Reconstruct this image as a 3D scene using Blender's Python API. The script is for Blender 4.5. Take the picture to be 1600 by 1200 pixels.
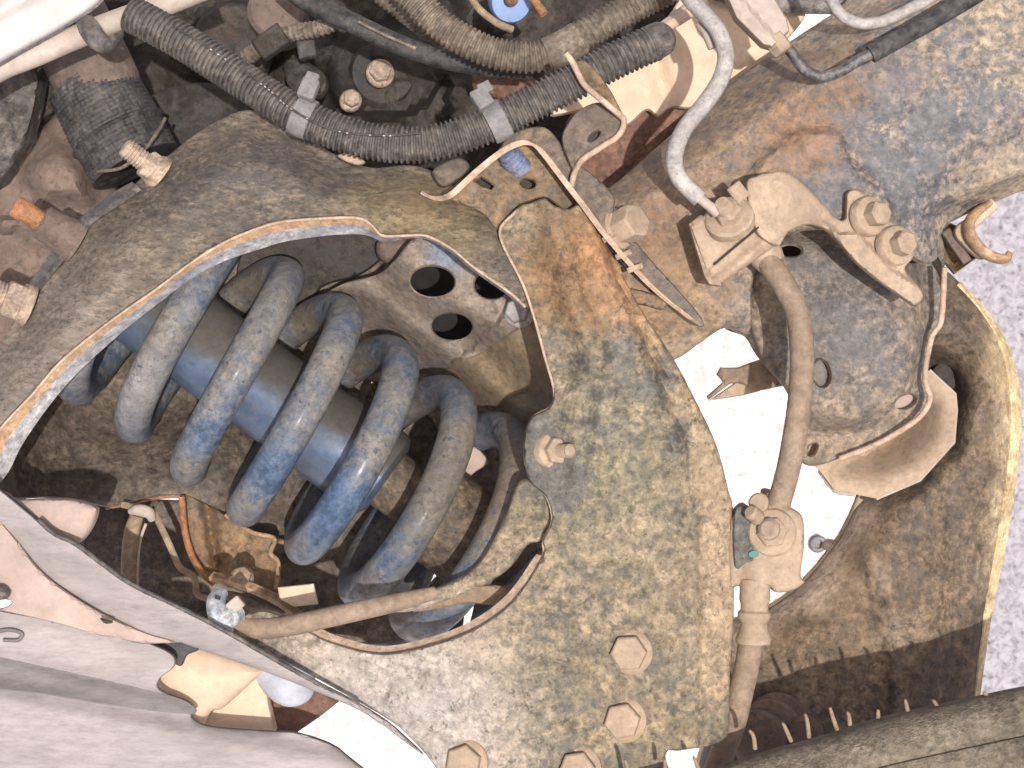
import bpy, bmesh, math, random
import numpy as np
from mathutils import Vector, Matrix
from mathutils.geometry import delaunay_2d_cdt

random.seed(4)
R = math.radians
for o in list(bpy.data.objects): bpy.data.objects.remove(o)
SC = bpy.context.scene
COL = SC.collection

# ------------------------------------------------------------------ camera, light, exposure
FPX = 3200.0; CAMZ = 1.80; D0 = 0.80          # focal length in photo pixels, camera height, distance to the reference plane
cam = bpy.data.cameras.new("camera"); camo = bpy.data.objects.new("camera", cam); COL.objects.link(camo)
cam.sensor_fit = 'HORIZONTAL'; cam.sensor_width = 36; cam.lens = 36*FPX/1600
cam.clip_start = 0.01; cam.clip_end = 200
camo.location = (0, 0, CAMZ); SC.camera = camo
cam.dof.use_dof = True; cam.dof.focus_distance = 0.80; cam.dof.aperture_fstop = 60
SUNV = Vector((0.11, -0.085, 1)).normalized()
sl = bpy.data.lights.new("sun", 'SUN'); sl.energy = 4.5; sl.angle = R(0.6); sl.color = (1, .945, .90)
so = bpy.data.objects.new("sun", sl); COL.objects.link(so); so.location = SUNV*3
so.rotation_euler = SUNV.to_track_quat('Z', 'Y').to_euler()
W = bpy.data.worlds.new("World"); SC.world = W; W.use_nodes = True
sky = W.node_tree.nodes.new('ShaderNodeTexSky'); sky.sky_type = 'NISHITA'; sky.sun_disc = False; sky.air_density = .5; sky.dust_density = 7; sky.ozone_density = .3
sky.sun_elevation = math.asin(SUNV.z); sky.sun_rotation = math.atan2(SUNV.x, SUNV.y)
W.node_tree.links.new(sky.outputs[0], W.node_tree.nodes['Background'].inputs[0])
W.node_tree.nodes['Background'].inputs[1].default_value = 0.15
SC.view_settings.view_transform = 'Standard'; SC.view_settings.look = 'None'
SC.view_settings.exposure = 0.02; SC.view_settings.gamma = 1

# ------------------------------------------------------------------ places: photo pixel + height (mm) over the reference plane
def P(x, y, h=0.0):
    d = D0 - h/1000.0
    return Vector(((x-800)/FPX*d, (600-y)/FPX*d, CAMZ-d))
def PN(X, Y, H):
    d = D0 - H/1000.0
    return np.stack([(X-800)/FPX*d, (600-Y)/FPX*d, CAMZ-d], -1)

# ------------------------------------------------------------------ materials
class NT:
    def __init__(s, name):
        s.m = bpy.data.materials.new(name); s.m.use_nodes = True; s.t = s.m.node_tree
        s.b = s.t.nodes['Principled BSDF']
    def n(s, typ, **kw):
        o = s.t.nodes.new(typ)
        for k, v in kw.items(): setattr(o, k, v)
        return o
    def set(s, sock, v):
        if hasattr(v, 'is_linked') or isinstance(v, bpy.types.NodeSocket): s.t.links.new(v, sock)
        else:
            if isinstance(v, (tuple, list)) and len(v) == 3 and sock.type == 'RGBA': v = (*v, 1)
            sock.default_value = v
    def math(s, op, a, b=0.0, c=0.0, clamp=False):
        o = s.n('ShaderNodeMath', operation=op, use_clamp=clamp)
        s.set(o.inputs[0], a); s.set(o.inputs[1], b); s.set(o.inputs[2], c); return o.outputs[0]
    def noise(s, vec, scale, detail=4, rough=.55, dist=0.0, off=None):
        if off is not None:
            a = s.n('ShaderNodeVectorMath', operation='ADD'); s.set(a.inputs[0], vec); a.inputs[1].default_value = off; vec = a.outputs[0]
        o = s.n('ShaderNodeTexNoise'); s.set(o.inputs['Vector'], vec)
        o.inputs['Scale'].default_value = scale; o.inputs['Detail'].default_value = detail
        o.inputs['Roughness'].default_value = rough; o.inputs['Distortion'].default_value = dist
        return o.outputs[0]
    def step(s, v, lo, hi):
        o = s.n('ShaderNodeMapRange', interpolation_type='SMOOTHSTEP')
        s.set(o.inputs[0], v); s.set(o.inputs[1], lo); s.set(o.inputs[2], hi); o.inputs[3].default_value = 0; o.inputs[4].default_value = 1
        return o.outputs[0]
    def mix(s, f, a, b, mode='MIX'):
        o = s.n('ShaderNodeMix', data_type='RGBA', blend_type=mode)
        s.set(o.inputs[0], f); s.set(o.inputs[6], a); s.set(o.inputs[7], b); return o.outputs[2]
    def pos(s, streak=None):
        g = s.n('ShaderNodeNewGeometry').outputs['Position']
        if streak:
            mp = s.n('ShaderNodeMapping'); s.set(mp.inputs[0], g)
            mp.inputs['Rotation'].default_value = (0, 0, -R(streak[0])); mp.inputs['Scale'].default_value = (1, streak[1], 1)
            mp.vector_type = 'TEXTURE' if False else 'POINT'
            g = mp.outputs[0]
        return g

def grime(name, paint, dust, rust=None, cov=.5, rcov=.4, sc=45, sharp=.05, rough=(.55, .92), bump=.35, regions=(),
          dust2=None, speck=.5, metal=0., coat=0., streak=None, grain=.28, rsc=22, fine=1.0, bscale=1.0, tint=(), mot=1.0):
    k = NT(name); g = k.pos(streak); wg = k.n('ShaderNodeNewGeometry').outputs['Position']
    n1 = k.noise(g, sc*1.35, 10, .72, .3); n2 = k.noise(g, sc*4.6*fine, 6, .7, .2, (3.1, 7.7, 1.3)); n3 = k.noise(g, 900, 3, .7)
    n4 = k.noise(g, 11, 3, .5, 0, (9.2, 1.1, 5.5)); n5 = k.noise(g, 300*fine, 6, .72, .3, (4.4, 6.1, 2.2))
    drive = k.math('MULTIPLY_ADD', n1, .45, k.math('MULTIPLY_ADD', n2, .27, k.math('MULTIPLY', n5, .28)))
    drive = k.math('MULTIPLY_ADD', k.math('SUBTRACT', drive, .5), 1.25, .5)
    drive = k.math('ADD', drive, (cov-.5)*.5)
    drive = k.math('ADD', drive, k.math('MULTIPLY', k.math('SUBTRACT', n4, .5), .35))
    rn = k.math('MULTIPLY_ADD', k.noise(g, rsc, 9, .7, .3, (5, 2, 8)), .55, k.math('MULTIPLY_ADD', n2, .2, k.math('MULTIPLY', n5, .25)))
    rdrive = k.math('ADD', rn, (rcov-.5)*.5)
    for (x, y, h, rad, amt, what) in regions:
        vd = k.n('ShaderNodeVectorMath', operation='DISTANCE'); k.set(vd.inputs[0], wg); vd.inputs[1].default_value = P(x, y, h)
        f = k.math('MULTIPLY', k.math('SUBTRACT', 1.0, k.step(vd.outputs['Value'], rad/4000*.25, rad/4000)), amt)
        if what == 'rust': rdrive = k.math('ADD', rdrive, f)
        else: drive = k.math('ADD', drive, f)
    dm = k.step(drive, .5-sharp*1.7, .5+sharp*1.7)
    d2 = dust2 or tuple(c*.72 for c in dust)
    dcol = k.mix(k.step(k.noise(g, sc*.8, 5, .6, 0, (1, 9, 4)), .38, .62), dust, d2)
    pcol = k.mix(k.step(n2, .35, .65), paint, tuple(min(1, c*1.5+.012) for c in paint))
    col = k.mix(dm, pcol, dcol)
    if rust:
        rm = k.math('MULTIPLY', k.step(rdrive, .45, .66), .8)
        rc = k.mix(k.step(n1, .4, .6), rust, tuple(c*.55 for c in rust))
        col = k.mix(rm, col, rc)
    for (x, y, h, rad, amt, tc) in tint:
        vd = k.n('ShaderNodeVectorMath', operation='DISTANCE'); k.set(vd.inputs[0], wg); vd.inputs[1].default_value = P(x, y, h)
        f = k.math('MULTIPLY', k.math('SUBTRACT', 1.0, k.step(vd.outputs['Value'], rad/4000*.2, rad/4000)), amt)
        f = k.math('MULTIPLY', f, k.step(drive, .32, .56))
        col = k.mix(f, col, tc)
    # dark pits, pale grains
    pit = k.math('MULTIPLY', k.step(k.noise(g, max(sc*7, 260), 5, .65, .4, (2, 2, 6)), .575, .66), speck)
    col = k.mix(pit, col, tuple(c*.8 for c in paint))
    gr = k.math('MULTIPLY_ADD', n3, grain*2, 1-grain)
    if mot:
        m1 = k.math('MULTIPLY_ADD', k.step(n5, .34, .66), .80*mot, 1-.42*mot)
        m2 = k.math('MULTIPLY_ADD', k.step(k.noise(g, sc*2.3, 8, .75, .2, (7, 3, 3)), .36, .64), .44*mot, 1-.22*mot)
        amp = k.math('MULTIPLY_ADD', k.step(n1, .38, .62), .75, .25)
        m1 = k.math('MULTIPLY_ADD', k.math('SUBTRACT', m1, 1.0), amp, 1.0)
        gr = k.math('MULTIPLY', gr, k.math('MULTIPLY', m1, m2))
    cv = k.n('ShaderNodeCombineXYZ')
    for i in range(3): k.set(cv.inputs[i], gr)
    col = k.mix(1.0, col, cv.outputs[0], 'MULTIPLY')
    k.set(k.b.inputs['Base Color'], col)
    ro = k.math('MULTIPLY_ADD', dm, rough[1]-rough[0], rough[0]); k.set(k.b.inputs['Roughness'], ro)
    k.b.inputs['Specular IOR Level'].default_value = .35
    if metal: k.set(k.b.inputs['Metallic'], k.math('MULTIPLY', k.math('SUBTRACT', 1, dm), metal))
    if coat:
        k.set(k.b.inputs['Coat Weight'], k.math('MULTIPLY', k.math('SUBTRACT', 1, dm), coat)); k.b.inputs['Coat Roughness'].default_value = .22
    hgt = k.math('ADD', k.math('MULTIPLY', dm, .5), k.math('ADD', k.math('MULTIPLY', n2, .9), k.math('MULTIPLY', n3, .35)))
    hgt = k.math('SUBTRACT', hgt, k.math('MULTIPLY', pit, .4))
    bp = k.n('ShaderNodeBump'); bp.inputs['Strength'].default_value = bump; bp.inputs['Distance'].default_value = .0012*bscale
    k.set(bp.inputs['Height'], hgt); k.set(k.b.inputs['Normal'], bp.outputs[0])
    return k.m

def plain(name, col, rough=.7, var=.2, bump=.15, scale=150, metal=0.):
    k = NT(name); g = k.pos(); n = k.noise(g, scale, 6, .65); n2 = k.noise(g, 18, 4, .6)
    c = k.mix(k.step(n2, .35, .65), tuple(x*(1-var) for x in col), tuple(min(1, x*(1+var)) for x in col))
    c = k.mix(k.math('MULTIPLY', k.step(n, .45, .7), .5), c, tuple(x*.6 for x in col))
    k.set(k.b.inputs['Base Color'], c); k.b.inputs['Roughness'].default_value = rough; k.b.inputs['Metallic'].default_value = metal
    bp = k.n('ShaderNodeBump'); bp.inputs['Strength'].default_value = bump; bp.inputs['Distance'].default_value = .001
    k.set(bp.inputs['Height'], n); k.set(k.b.inputs['Normal'], bp.outputs[0])
    return k.m

M_BLUEGREY = (.2, .2, .2); DUST = (.42, .32, .215); DUSTP = (.50, .37, .255); RUST = (.30, .125, .045); TAN = (.34, .25, .155)
M = {}
M['arc'] = grime('dusty_black_steel', (.048, .043, .038), (.170, .138, .102), (.22, .12, .06), cov=.58, rcov=.32, sc=46, streak=(-28, 2.0), dust2=(.118, .096, .072), sharp=.08, speck=.6,
    tint=[(60, 560, 5, 300, .35, (.19, .165, .155)), (650, 320, 3, 170, .4, (.22, .17, .07))],
    regions=[(20, 600, 5, 260, .14, 'dust'), (690, 300, 5, 130, .04, 'rust'), (430, 300, 5, 200, -.05, 'p'), (655, 285, 0, 70, .10, 'rust')])
M['arm'] = grime('mottled_arm_steel', (.064, .060, .050), (.255, .202, .132), (.25, .14, .065), cov=.55, rcov=.27, sc=58, dust2=(.195, .16, .108), sharp=.075, speck=.6,
    tint=[(1122, 1060, 0, 75, .8, (.32, .24, .16)), (1122, 960, 0, 75, .8, (.32, .24, .16)), (1120, 860, 0, 75, .8, (.32, .24, .16)), (1110, 760, 2, 75, .8, (.31, .235, .155)), (1080, 670, 2, 75, .8, (.31, .235, .155)), (1050, 600, 4, 75, .8, (.31, .225, .14)), (1010, 535, 5, 75, .8, (.31, .215, .125)), (975, 460, 6, 75, .8, (.32, .19, .10)), (940, 390, 6, 70, .75, (.32, .17, .08)), (1125, 900, 0, 170, .2, (.33, .25, .165)), (930, 720, 8, 200, .3, (.25, .225, .135)), (620, 1140, 0, 300, .6, (.38, .355, .35))],  # lower-left pale tint paints lens glare into the arm's colour
    regions=[(850, 400, 10, 190, .12, 'rust'), (960, 420, 0, 200, .15, 'rust'), (1115, 950, 0, 150, .12, 'dust'), (1120, 760, 0, 120, .1, 'dust'),
             (1062, 690, 8, 45, -.16, 'p'), (1020, 600, 8, 45, -.12, 'p'), (975, 545, 8, 50, -.16, 'p'), (945, 640, 8, 110, -.05, 'p'), (1078, 800, 8, 45, -.1, 'p'), (1085, 960, 8, 50, -.07, 'p'), (868, 745, 8, 75, -.28, 'p'), (835, 680, 8, 60, -.2, 'p'), (640, 1080, 0, 260, .18, 'dust')])  # last dust region pales the same painted glare area
M['rail'] = grime('rusty_rail_steel', (.080, .080, .086), (.325, .262, .19), (.225, .135, .075), mot=.85, cov=.60, rcov=.40, sc=56, dust2=(.255, .215, .17), sharp=.055,
    tint=[(1050, 500, -8, 190, .65, (.27, .19, .115)), (1130, 250, -10, 300, .55, (.20, .125, .075)), (1560, 40, -5, 160, .3, (.30, .24, .18))],
    regions=[(1470, 190, -5, 300, -.085, 'p'), (1285, 300, -5, 80, -.14, 'p'), (1360, 400, -5, 120, .1, 'dust'), (1560, 290, -5, 120, .1, 'dust'), (1100, 330, -5, 260, .05, 'rust'), (1290, 110, -5, 170, .05, 'rust'), (1250, 230, -5, 90, .12, 'rust'), (1000, 430, -5, 200, .12, 'rust')])
M['tower'] = grime('tower_steel', (.078, .074, .070), (.27, .21, .15), (.20, .115, .06), cov=.53, rcov=.30, sc=54, sharp=.08,
    regions=[(1330, 520, -20, 170, -.08, 'p'), (1440, 480, -20, 80, .10, 'dust'), (1350, 690, -20, 120, .10, 'rust'), (1180, 480, -20, 90, .12, 'dust')])
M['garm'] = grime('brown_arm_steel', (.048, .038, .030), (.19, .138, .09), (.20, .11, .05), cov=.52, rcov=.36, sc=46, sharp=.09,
    tint=[(1610, 560, -70, 110, .8, (.56, .43, .25)), (1620, 680, -70, 110, .8, (.56, .45, .28)), (1612, 800, -70, 110, .8, (.55, .44, .28)), (1590, 900, -70, 90, .7, (.48, .38, .25)), (1255, 905, -80, 110, .85, (.50, .39, .30)), (1325, 810, -80, 90, .7, (.50, .39, .30)), (1160, 985, -80, 100, .7, (.45, .34, .25)), (1215, 950, -82, 60, .7, (.5, .39, .30)), (1295, 868, -82, 60, .7, (.5, .39, .30)), (1370, 900, -65, 50, .6, (.45, .35, .27)), (1388, 990, -65, 50, .5, (.40, .31, .24))],  # pale tints: edge dust, plus highlights painted on inner edge and ridge
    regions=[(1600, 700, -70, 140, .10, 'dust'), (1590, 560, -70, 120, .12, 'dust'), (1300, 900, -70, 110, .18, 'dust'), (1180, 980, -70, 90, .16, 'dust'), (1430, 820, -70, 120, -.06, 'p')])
M['yellow'] = grime('yellow_edge', (.36, .27, .14), (.60, .47, .28), cov=.62, sc=60, speck=.2)  # yellow colour along the arm's outer edge, paler than the shell
M['straptan'] = grime('yellow_brown_plate', (.14, .115, .09), (.25, .185, .115), (.24, .15, .06), mot=.7, cov=.58, rcov=.42, sc=34, sharp=.12, tint=[(790, 578, -60, 45, .6, (.10, .11, .12))])
M['inner'] = grime('inner_wall_steel', (.050, .041, .033), (.175, .136, .10), (.17, .085, .045), cov=.48, rcov=.26, sc=34, sharp=.10, regions=[(0, 740, -30, 130, .3, 'dust')], bump=.3)
M['hub'] = grime('spotted_bracket_steel', (.13, .115, .105), (.235, .19, .15), (.25, .15, .06), cov=.62, rcov=.30, mot=0.8, sc=30, sharp=.12, tint=[(700, 395, -60, 55, .7, (.15, .19, .27)), (790, 575, -60, 50, .5, (.10, .12, .14)), (760, 620, -60, 80, .4, (.24, .16, .08))], regions=[(760, 590, -90, 130, .12, 'rust'), (840, 680, -90, 90, .12, 'dust')])
M['dust'] = grime('thick_tan_dust', (.22, .165, .115), (.37, .282, .202), cov=.72, mot=0.38, sc=30, sharp=.15, speck=.22, dust2=(.32, .245, .175), grain=.16, bump=.25)
M['dustdk'] = grime('tan_dust', (.17, .125, .085), (.31, .23, .158), cov=.68, mot=0.6, sc=40, sharp=.12, speck=.3, grain=.2)
M['edge'] = grime('rusty_cut_edge', (.24, .15, .09), (.42, .30, .19), (.42, .22, .10), cov=.55, rcov=.52, mot=0.8, sc=60, sharp=.1, bump=.5)
M['edgel'] = grime('pale_inner_edge', (.20, .21, .24), (.42, .41, .41), (.42, .25, .14), cov=.56, rcov=.25, sc=70, sharp=.1, regions=[(30, 700, 0, 120, .1, 'dust')])
M['rust'] = grime('orange_rust', (.20, .10, .05), (.34, .22, .12), (.42, .17, .06), cov=.48, rcov=.56, sc=60, bump=.6)
M['rustpl'] = grime('rust_plate', (.085, .07, .052), (.225, .15, .082), (.27, .13, .055), cov=.52, rcov=.46, sc=50, sharp=.09)
M['darkrust'] = grime('dark_brown_flange', (.08, .065, .055), (.165, .125, .092), (.20, .10, .05), cov=.5, rcov=.32, sc=50, sharp=.1)
M['pinkedge'] = grime('pale_dusty_edge', (.30, .21, .15), (.46, .35, .265), (.40, .23, .13), mot=.6, cov=.58, rcov=.36, sc=60, sharp=.1)
M['spring'] = grime('blue_grey_spring_paint', (.045, .074, .125), (.165, .152, .134), mot=.7, cov=.56, sc=60, sharp=.08, rough=(.34, .8), coat=.5, speck=.75, dust2=(.135, .135, .135), bump=.35,
    tint=[(320, 500, -112, 140, .85, (.10, .08, .06)), (440, 580, -112, 140, .85, (.10, .08, .06)), (560, 660, -112, 140, .85, (.10, .08, .06)), (680, 740, -112, 140, .85, (.10, .08, .06)), (392, 440, -88, 85, .9, (.12, .098, .072)), (490, 508, -88, 85, .9, (.12, .098, .072)), (580, 572, -88, 85, .9, (.12, .098, .072)), (665, 632, -88, 85, .9, (.12, .098, .072)), (655, 800, -20, 130, .8, (.105, .098, .082)), (120, 600, -15, 130, .6, (.27, .26, .29)), (200, 640, -15, 130, .4, (.24, .23, .25)), (285, 745, -15, 38, .8, (.55, .56, .58)), (790, 770, -30, 190, .85, (.15, .12, .085)), (640, 980, -60, 130, .85, (.22, .175, .125)), (690, 760, -20, 130, .5, (.105, .095, .08)), (560, 900, -30, 70, .5, (.12, .105, .09))],  # small near-white tint paints a sun glint on one coil end
    regions=[(330, 700, -20, 90, -.15, 'p'), (430, 760, -15, 100, -.19, 'p'), (520, 810, -15, 110, -.19, 'p'), (400, 640, -15, 120, -.02, 'p'), (750, 760, -20, 150, .12, 'dust'), (470, 470, -15, 120, .12, 'p'),  # bluer lower coils: bare paint, with sky reflection put into the colour
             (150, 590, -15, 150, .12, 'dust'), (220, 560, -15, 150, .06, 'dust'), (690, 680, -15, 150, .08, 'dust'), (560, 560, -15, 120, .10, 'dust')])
M['springdk'] = M['spring']
M['damper'] = grime('blue_damper_paint', (.085, .135, .225), (.075, .068, .060), cov=.42, mot=0.35, sc=26, sharp=.14, rough=(.28, .8), coat=.5, speck=.2, metal=.35, bump=.15, grain=.12,
    regions=[(310, 440, -50, 150, .4, 'dust'), (400, 490, -50, 140, .4, 'dust'), (490, 550, -50, 135, .4, 'dust'), (575, 610, -50, 130, .4, 'dust'), (650, 690, -50, 110, .35, 'dust')])
M['conduit'] = grime('dusty_black_plastic', (.040, .037, .036), (.165, .145, .125), cov=.42, sc=60, sharp=.12, rough=(.5, .9), speck=.2, bump=.25)
M['conduit2'] = grime('dusty_brown_plastic', (.06, .048, .038), (.22, .18, .135), cov=.50, sc=50, sharp=.12, speck=.2, bump=.25)
M['strap'] = grime('grey_plastic', (.13, .13, .135), (.21, .20, .19), cov=.5, mot=0.4, sc=60, sharp=.12, speck=.15, bump=.15)
M['black'] = grime('black_plastic', (.022, .022, .023), (.10, .09, .08), cov=.36, sc=40, sharp=.1)
M['engine'] = grime('dirty_shaded_casting', (.016, .014, .012), (.062, .050, .039), (.11, .055, .03), cov=.44, rcov=.3, sc=22, sharp=.14, bump=.5)  # very dark base: dirt, plus the engine bay's shade put into the colour
M['brown'] = grime('brown_casting', (.075, .055, .045), (.17, .125, .10), (.22, .10, .06), cov=.58, rcov=.3, mot=.45, sc=22, sharp=.14, grain=.15)
M['redbrown'] = grime('red_brown_shade_and_block', (.09, .045, .03), (.19, .105, .075), cov=.5, sc=30, sharp=.15, speck=.2)
M['cream'] = grime('sand_coloured_panel', (.44, .33, .24), (.56, .43, .315), cov=.7, mot=.22, sc=18, sharp=.2, speck=.08, dust2=(.50, .38, .28), grain=.08, bump=.15)
M['white'] = grime('white_painted_panel', (.42, .39, .375), (.50, .465, .45), cov=.7, mot=.22, sc=14, sharp=.25, speck=.03, dust2=(.44, .41, .395), grain=.05, bump=.1)
M['tube'] = grime('pale_dusty_tube', (.28, .235, .20), (.44, .375, .32), cov=.7, mot=.22, sc=30, sharp=.2, speck=.12, grain=.12, bump=.15)
M['liner'] = grime('lilac_dusty_plastic', (.20, .18, .175), (.345, .305, .30), cov=.6, mot=.22, sc=20, sharp=.22, speck=.12, dust2=(.27, .245, .235), grain=.08, bump=.12, streak=(-28, 4),
    regions=[(60, 880, 10, 200, .1, 'dust')])
M['linerp'] = grime('pink_dusty_plastic', (.28, .22, .19), (.43, .33, .28), cov=.7, mot=.22, sc=16, sharp=.25, speck=.12, grain=.07, bump=.12)
M['linerdk'] = grime('grey_shade_and_trim_plastic', (.10, .092, .088), (.18, .165, .155), cov=.55, mot=.22, sc=24, sharp=.2, speck=.12, grain=.1, bump=.12, streak=(-12, 4))
M['pipe'] = grime('grey_dusty_pipe', (.22, .21, .205), (.37, .345, .32), cov=.55, mot=0.6, sc=60, sharp=.1, speck=.35, bump=.2)
M['darkpipe'] = grime('dark_steel_pipe', (.07, .07, .075), (.22, .20, .18), cov=.45, sc=60, sharp=.1, rough=(.3, .85), metal=.5)
M['hose'] = grime('dusty_rubber_hose', (.17, .125, .088), (.265, .20, .143), cov=.6, mot=0.5, sc=60, sharp=.15, speck=.25, grain=.2, bump=.25)
M['void'] = plain('recess_shade_black', (.010, .009, .008), .9)  # near-black colour paints the shade behind the bracket holes
M['bluecap'] = plain('blue_plastic', (.12, .20, .38), .5)
M['bluebit'] = grime('blue_grey_thread', (.10, .13, .21), (.20, .18, .18), cov=.45, sc=60)
M['nutdk'] = grime('brown_dusty_nut', (.20, .15, .11), (.40, .31, .235), (.30, .16, .09), cov=.6, rcov=.3, sc=70, sharp=.1)
M['silver'] = grime('silver_clamp', (.36, .39, .43), (.42, .40, .38), cov=.4, sc=60, sharp=.1, rough=(.35, .8), metal=.4)
M['green'] = grime('bare_grey_paint', (.06, .066, .062), (.20, .17, .125), mot=.9, cov=.40, sc=60, sharp=.07)
M['rubber'] = grime('tyre_rubber', (.06, .05, .038), (.25, .21, .155), cov=.55, mot=1.0, sc=20, sharp=.25, speck=.3, grain=.15, bump=.8, bscale=2.5)
M['olive'] = plain('yellow_label', (.45, .40, .12), .8)
M['paleblue'] = grime('pale_blue_grey_metal', (.30, .33, .40), (.46, .47, .50), cov=.55, mot=.22, sc=24, sharp=.2, speck=.1, grain=.08)
M['greyplate'] = grime('grey_blue_dusty_plate', (.20, .21, .235), (.33, .325, .32), cov=.5, mot=0.5, sc=30, sharp=.2, speck=.2, grain=.12)
M['groove'] = plain('grooved_shadow_seam', (.03, .025, .02), .9)  # near-black colour stands for shade in the crimp seam and clamp slot

# ------------------------------------------------------------------ object helpers
def thing(name, label, cat, at, group=None):
    o = bpy.data.objects.new(name, None); COL.objects.link(o); o.location = P(*at); o.empty_display_size = .01
    o['label'] = label; o['category'] = cat
    if group: o['group'] = group
    return o
def tag(o, label, cat=None, group=None):
    o['label'] = label
    if cat: o['category'] = cat
    if group: o['group'] = group
    return o
def origin_of(par):
    v = Vector((0, 0, 0))
    while par: v += par.location; par = par.parent
    return v
def link(name, V, F, mats, par=None, smooth=True, mi=None, ang=38, at=None, bevel=0):
    """one mesh object; V are world points. With a parent the mesh keeps its own local origin at its first centre."""
    V = np.asarray(V, float); c = V.mean(0) if at is None else np.array(at)
    me = bpy.data.meshes.new(name); me.from_pydata((V-c).tolist(), [], [tuple(f) for f in F])
    if not isinstance(mats, (list, tuple)): mats = [mats]
    for m in mats: me.materials.append(m)
    if mi is not None: me.polygons.foreach_set('material_index', mi)
    bm = bmesh.new(); bm.from_mesh(me); bmesh.ops.recalc_face_normals(bm, faces=bm.faces); bm.to_mesh(me); bm.free()
    if smooth:
        me.shade_smooth(); me.set_sharp_from_angle(angle=R(ang))
    o = bpy.data.objects.new(name, me); COL.objects.link(o)
    if par: o.parent = par
    o.location = Vector(c) - origin_of(par)
    if bevel:
        b = o.modifiers.new('bevel', 'BEVEL'); b.width = bevel/1000; b.segments = 2; b.limit_method = 'ANGLE'; b.angle_limit = R(35)
    return o

def cr(pts, n, closed=False):
    """Catmull-Rom through pts (any dimension)"""
    p = np.asarray(pts, float)
    if closed: q = np.vstack([p[-1], p, p[0], p[1]]); segs = len(p)
    else: q = np.vstack([2*p[0]-p[1], p, 2*p[-1]-p[-2]]); segs = len(p)-1
    out = []
    for i in range(segs):
        a, b, c, d = q[i], q[i+1], q[i+2], q[i+3]
        for t in np.arange(n)/n:
            out.append(.5*((2*b)+(-a+c)*t+(2*a-5*b+4*c-d)*t*t+(-a+3*b-3*c+d)*t**3))
    if not closed: out.append(p[-1])
    return np.array(out)
def dens(p, step, closed=True):
    p = np.asarray(p, float); out = []
    n = len(p) if closed else len(p)-1
    for i in range(n):
        a, b = p[i], p[(i+1) % len(p)]; k = max(1, int(np.linalg.norm(b-a)/step))
        for j in range(k): out.append(a+(b-a)*j/k)
    if not closed: out.append(p[-1])
    return np.array(out)
def sdf(X, Y, poly, closed=True):
    """distance to the polygon in px, positive inside (unsigned if open)"""
    poly = np.asarray(poly, float); A = poly; B = np.roll(poly, -1, 0)
    if not closed: A = poly[:-1]; B = poly[1:]
    best = np.full(X.shape, 1e9); inside = np.zeros(X.shape, bool)
    for (ax, ay), (bx, by) in zip(A, B):
        dx, dy = bx-ax, by-ay; L = dx*dx+dy*dy+1e-12
        t = np.clip(((X-ax)*dx+(Y-ay)*dy)/L, 0, 1)
        best = np.minimum(best, (X-ax-t*dx)**2+(Y-ay-t*dy)**2)
        if closed:
            c = ((ay > Y) != (by > Y)); inside ^= c & (X < (bx-ax)*(Y-ay)/((by-ay) if by != ay else 1e-9)+ax)
    d = np.sqrt(best)
    return np.where(inside, d, -d) if closed else d
def sm(a, b, v):
    t = np.clip((v-a)/(b-a), 0, 1); return t*t*(3-2*t)
_rs = np.random.RandomState(7); _T = _rs.rand(64, 64)
def vn(X, Y, s, seed=0):
    x = X/s+seed*7.31; y = Y/s+seed*3.77; xi = np.floor(x).astype(int); yi = np.floor(y).astype(int); fx = x-xi; fy = y-yi
    fx = fx*fx*(3-2*fx); fy = fy*fy*(3-2*fy)
    g = lambda i, j: _T[(xi+i) % 64, (yi+j) % 64]
    return (g(0, 0)*(1-fx)+g(1, 0)*fx)*(1-fy)+(g(0, 1)*(1-fx)+g(1, 1)*fx)*fy-.5
def fbm(X, Y, s, seed=0): return vn(X, Y, s, seed)+.5*vn(X, Y, s/2.1, seed+1)+.25*vn(X, Y, s/4.3, seed+2)

def ell(cx, cy, rx, ry, n=26, rot=0):
    a = np.linspace(0, 2*math.pi, n, endpoint=False); c, s_ = math.cos(R(rot)), math.sin(R(rot))
    return np.stack([cx+rx*np.cos(a)*c-ry*np.sin(a)*s_, cy+rx*np.cos(a)*s_+ry*np.sin(a)*c], -1)

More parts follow.
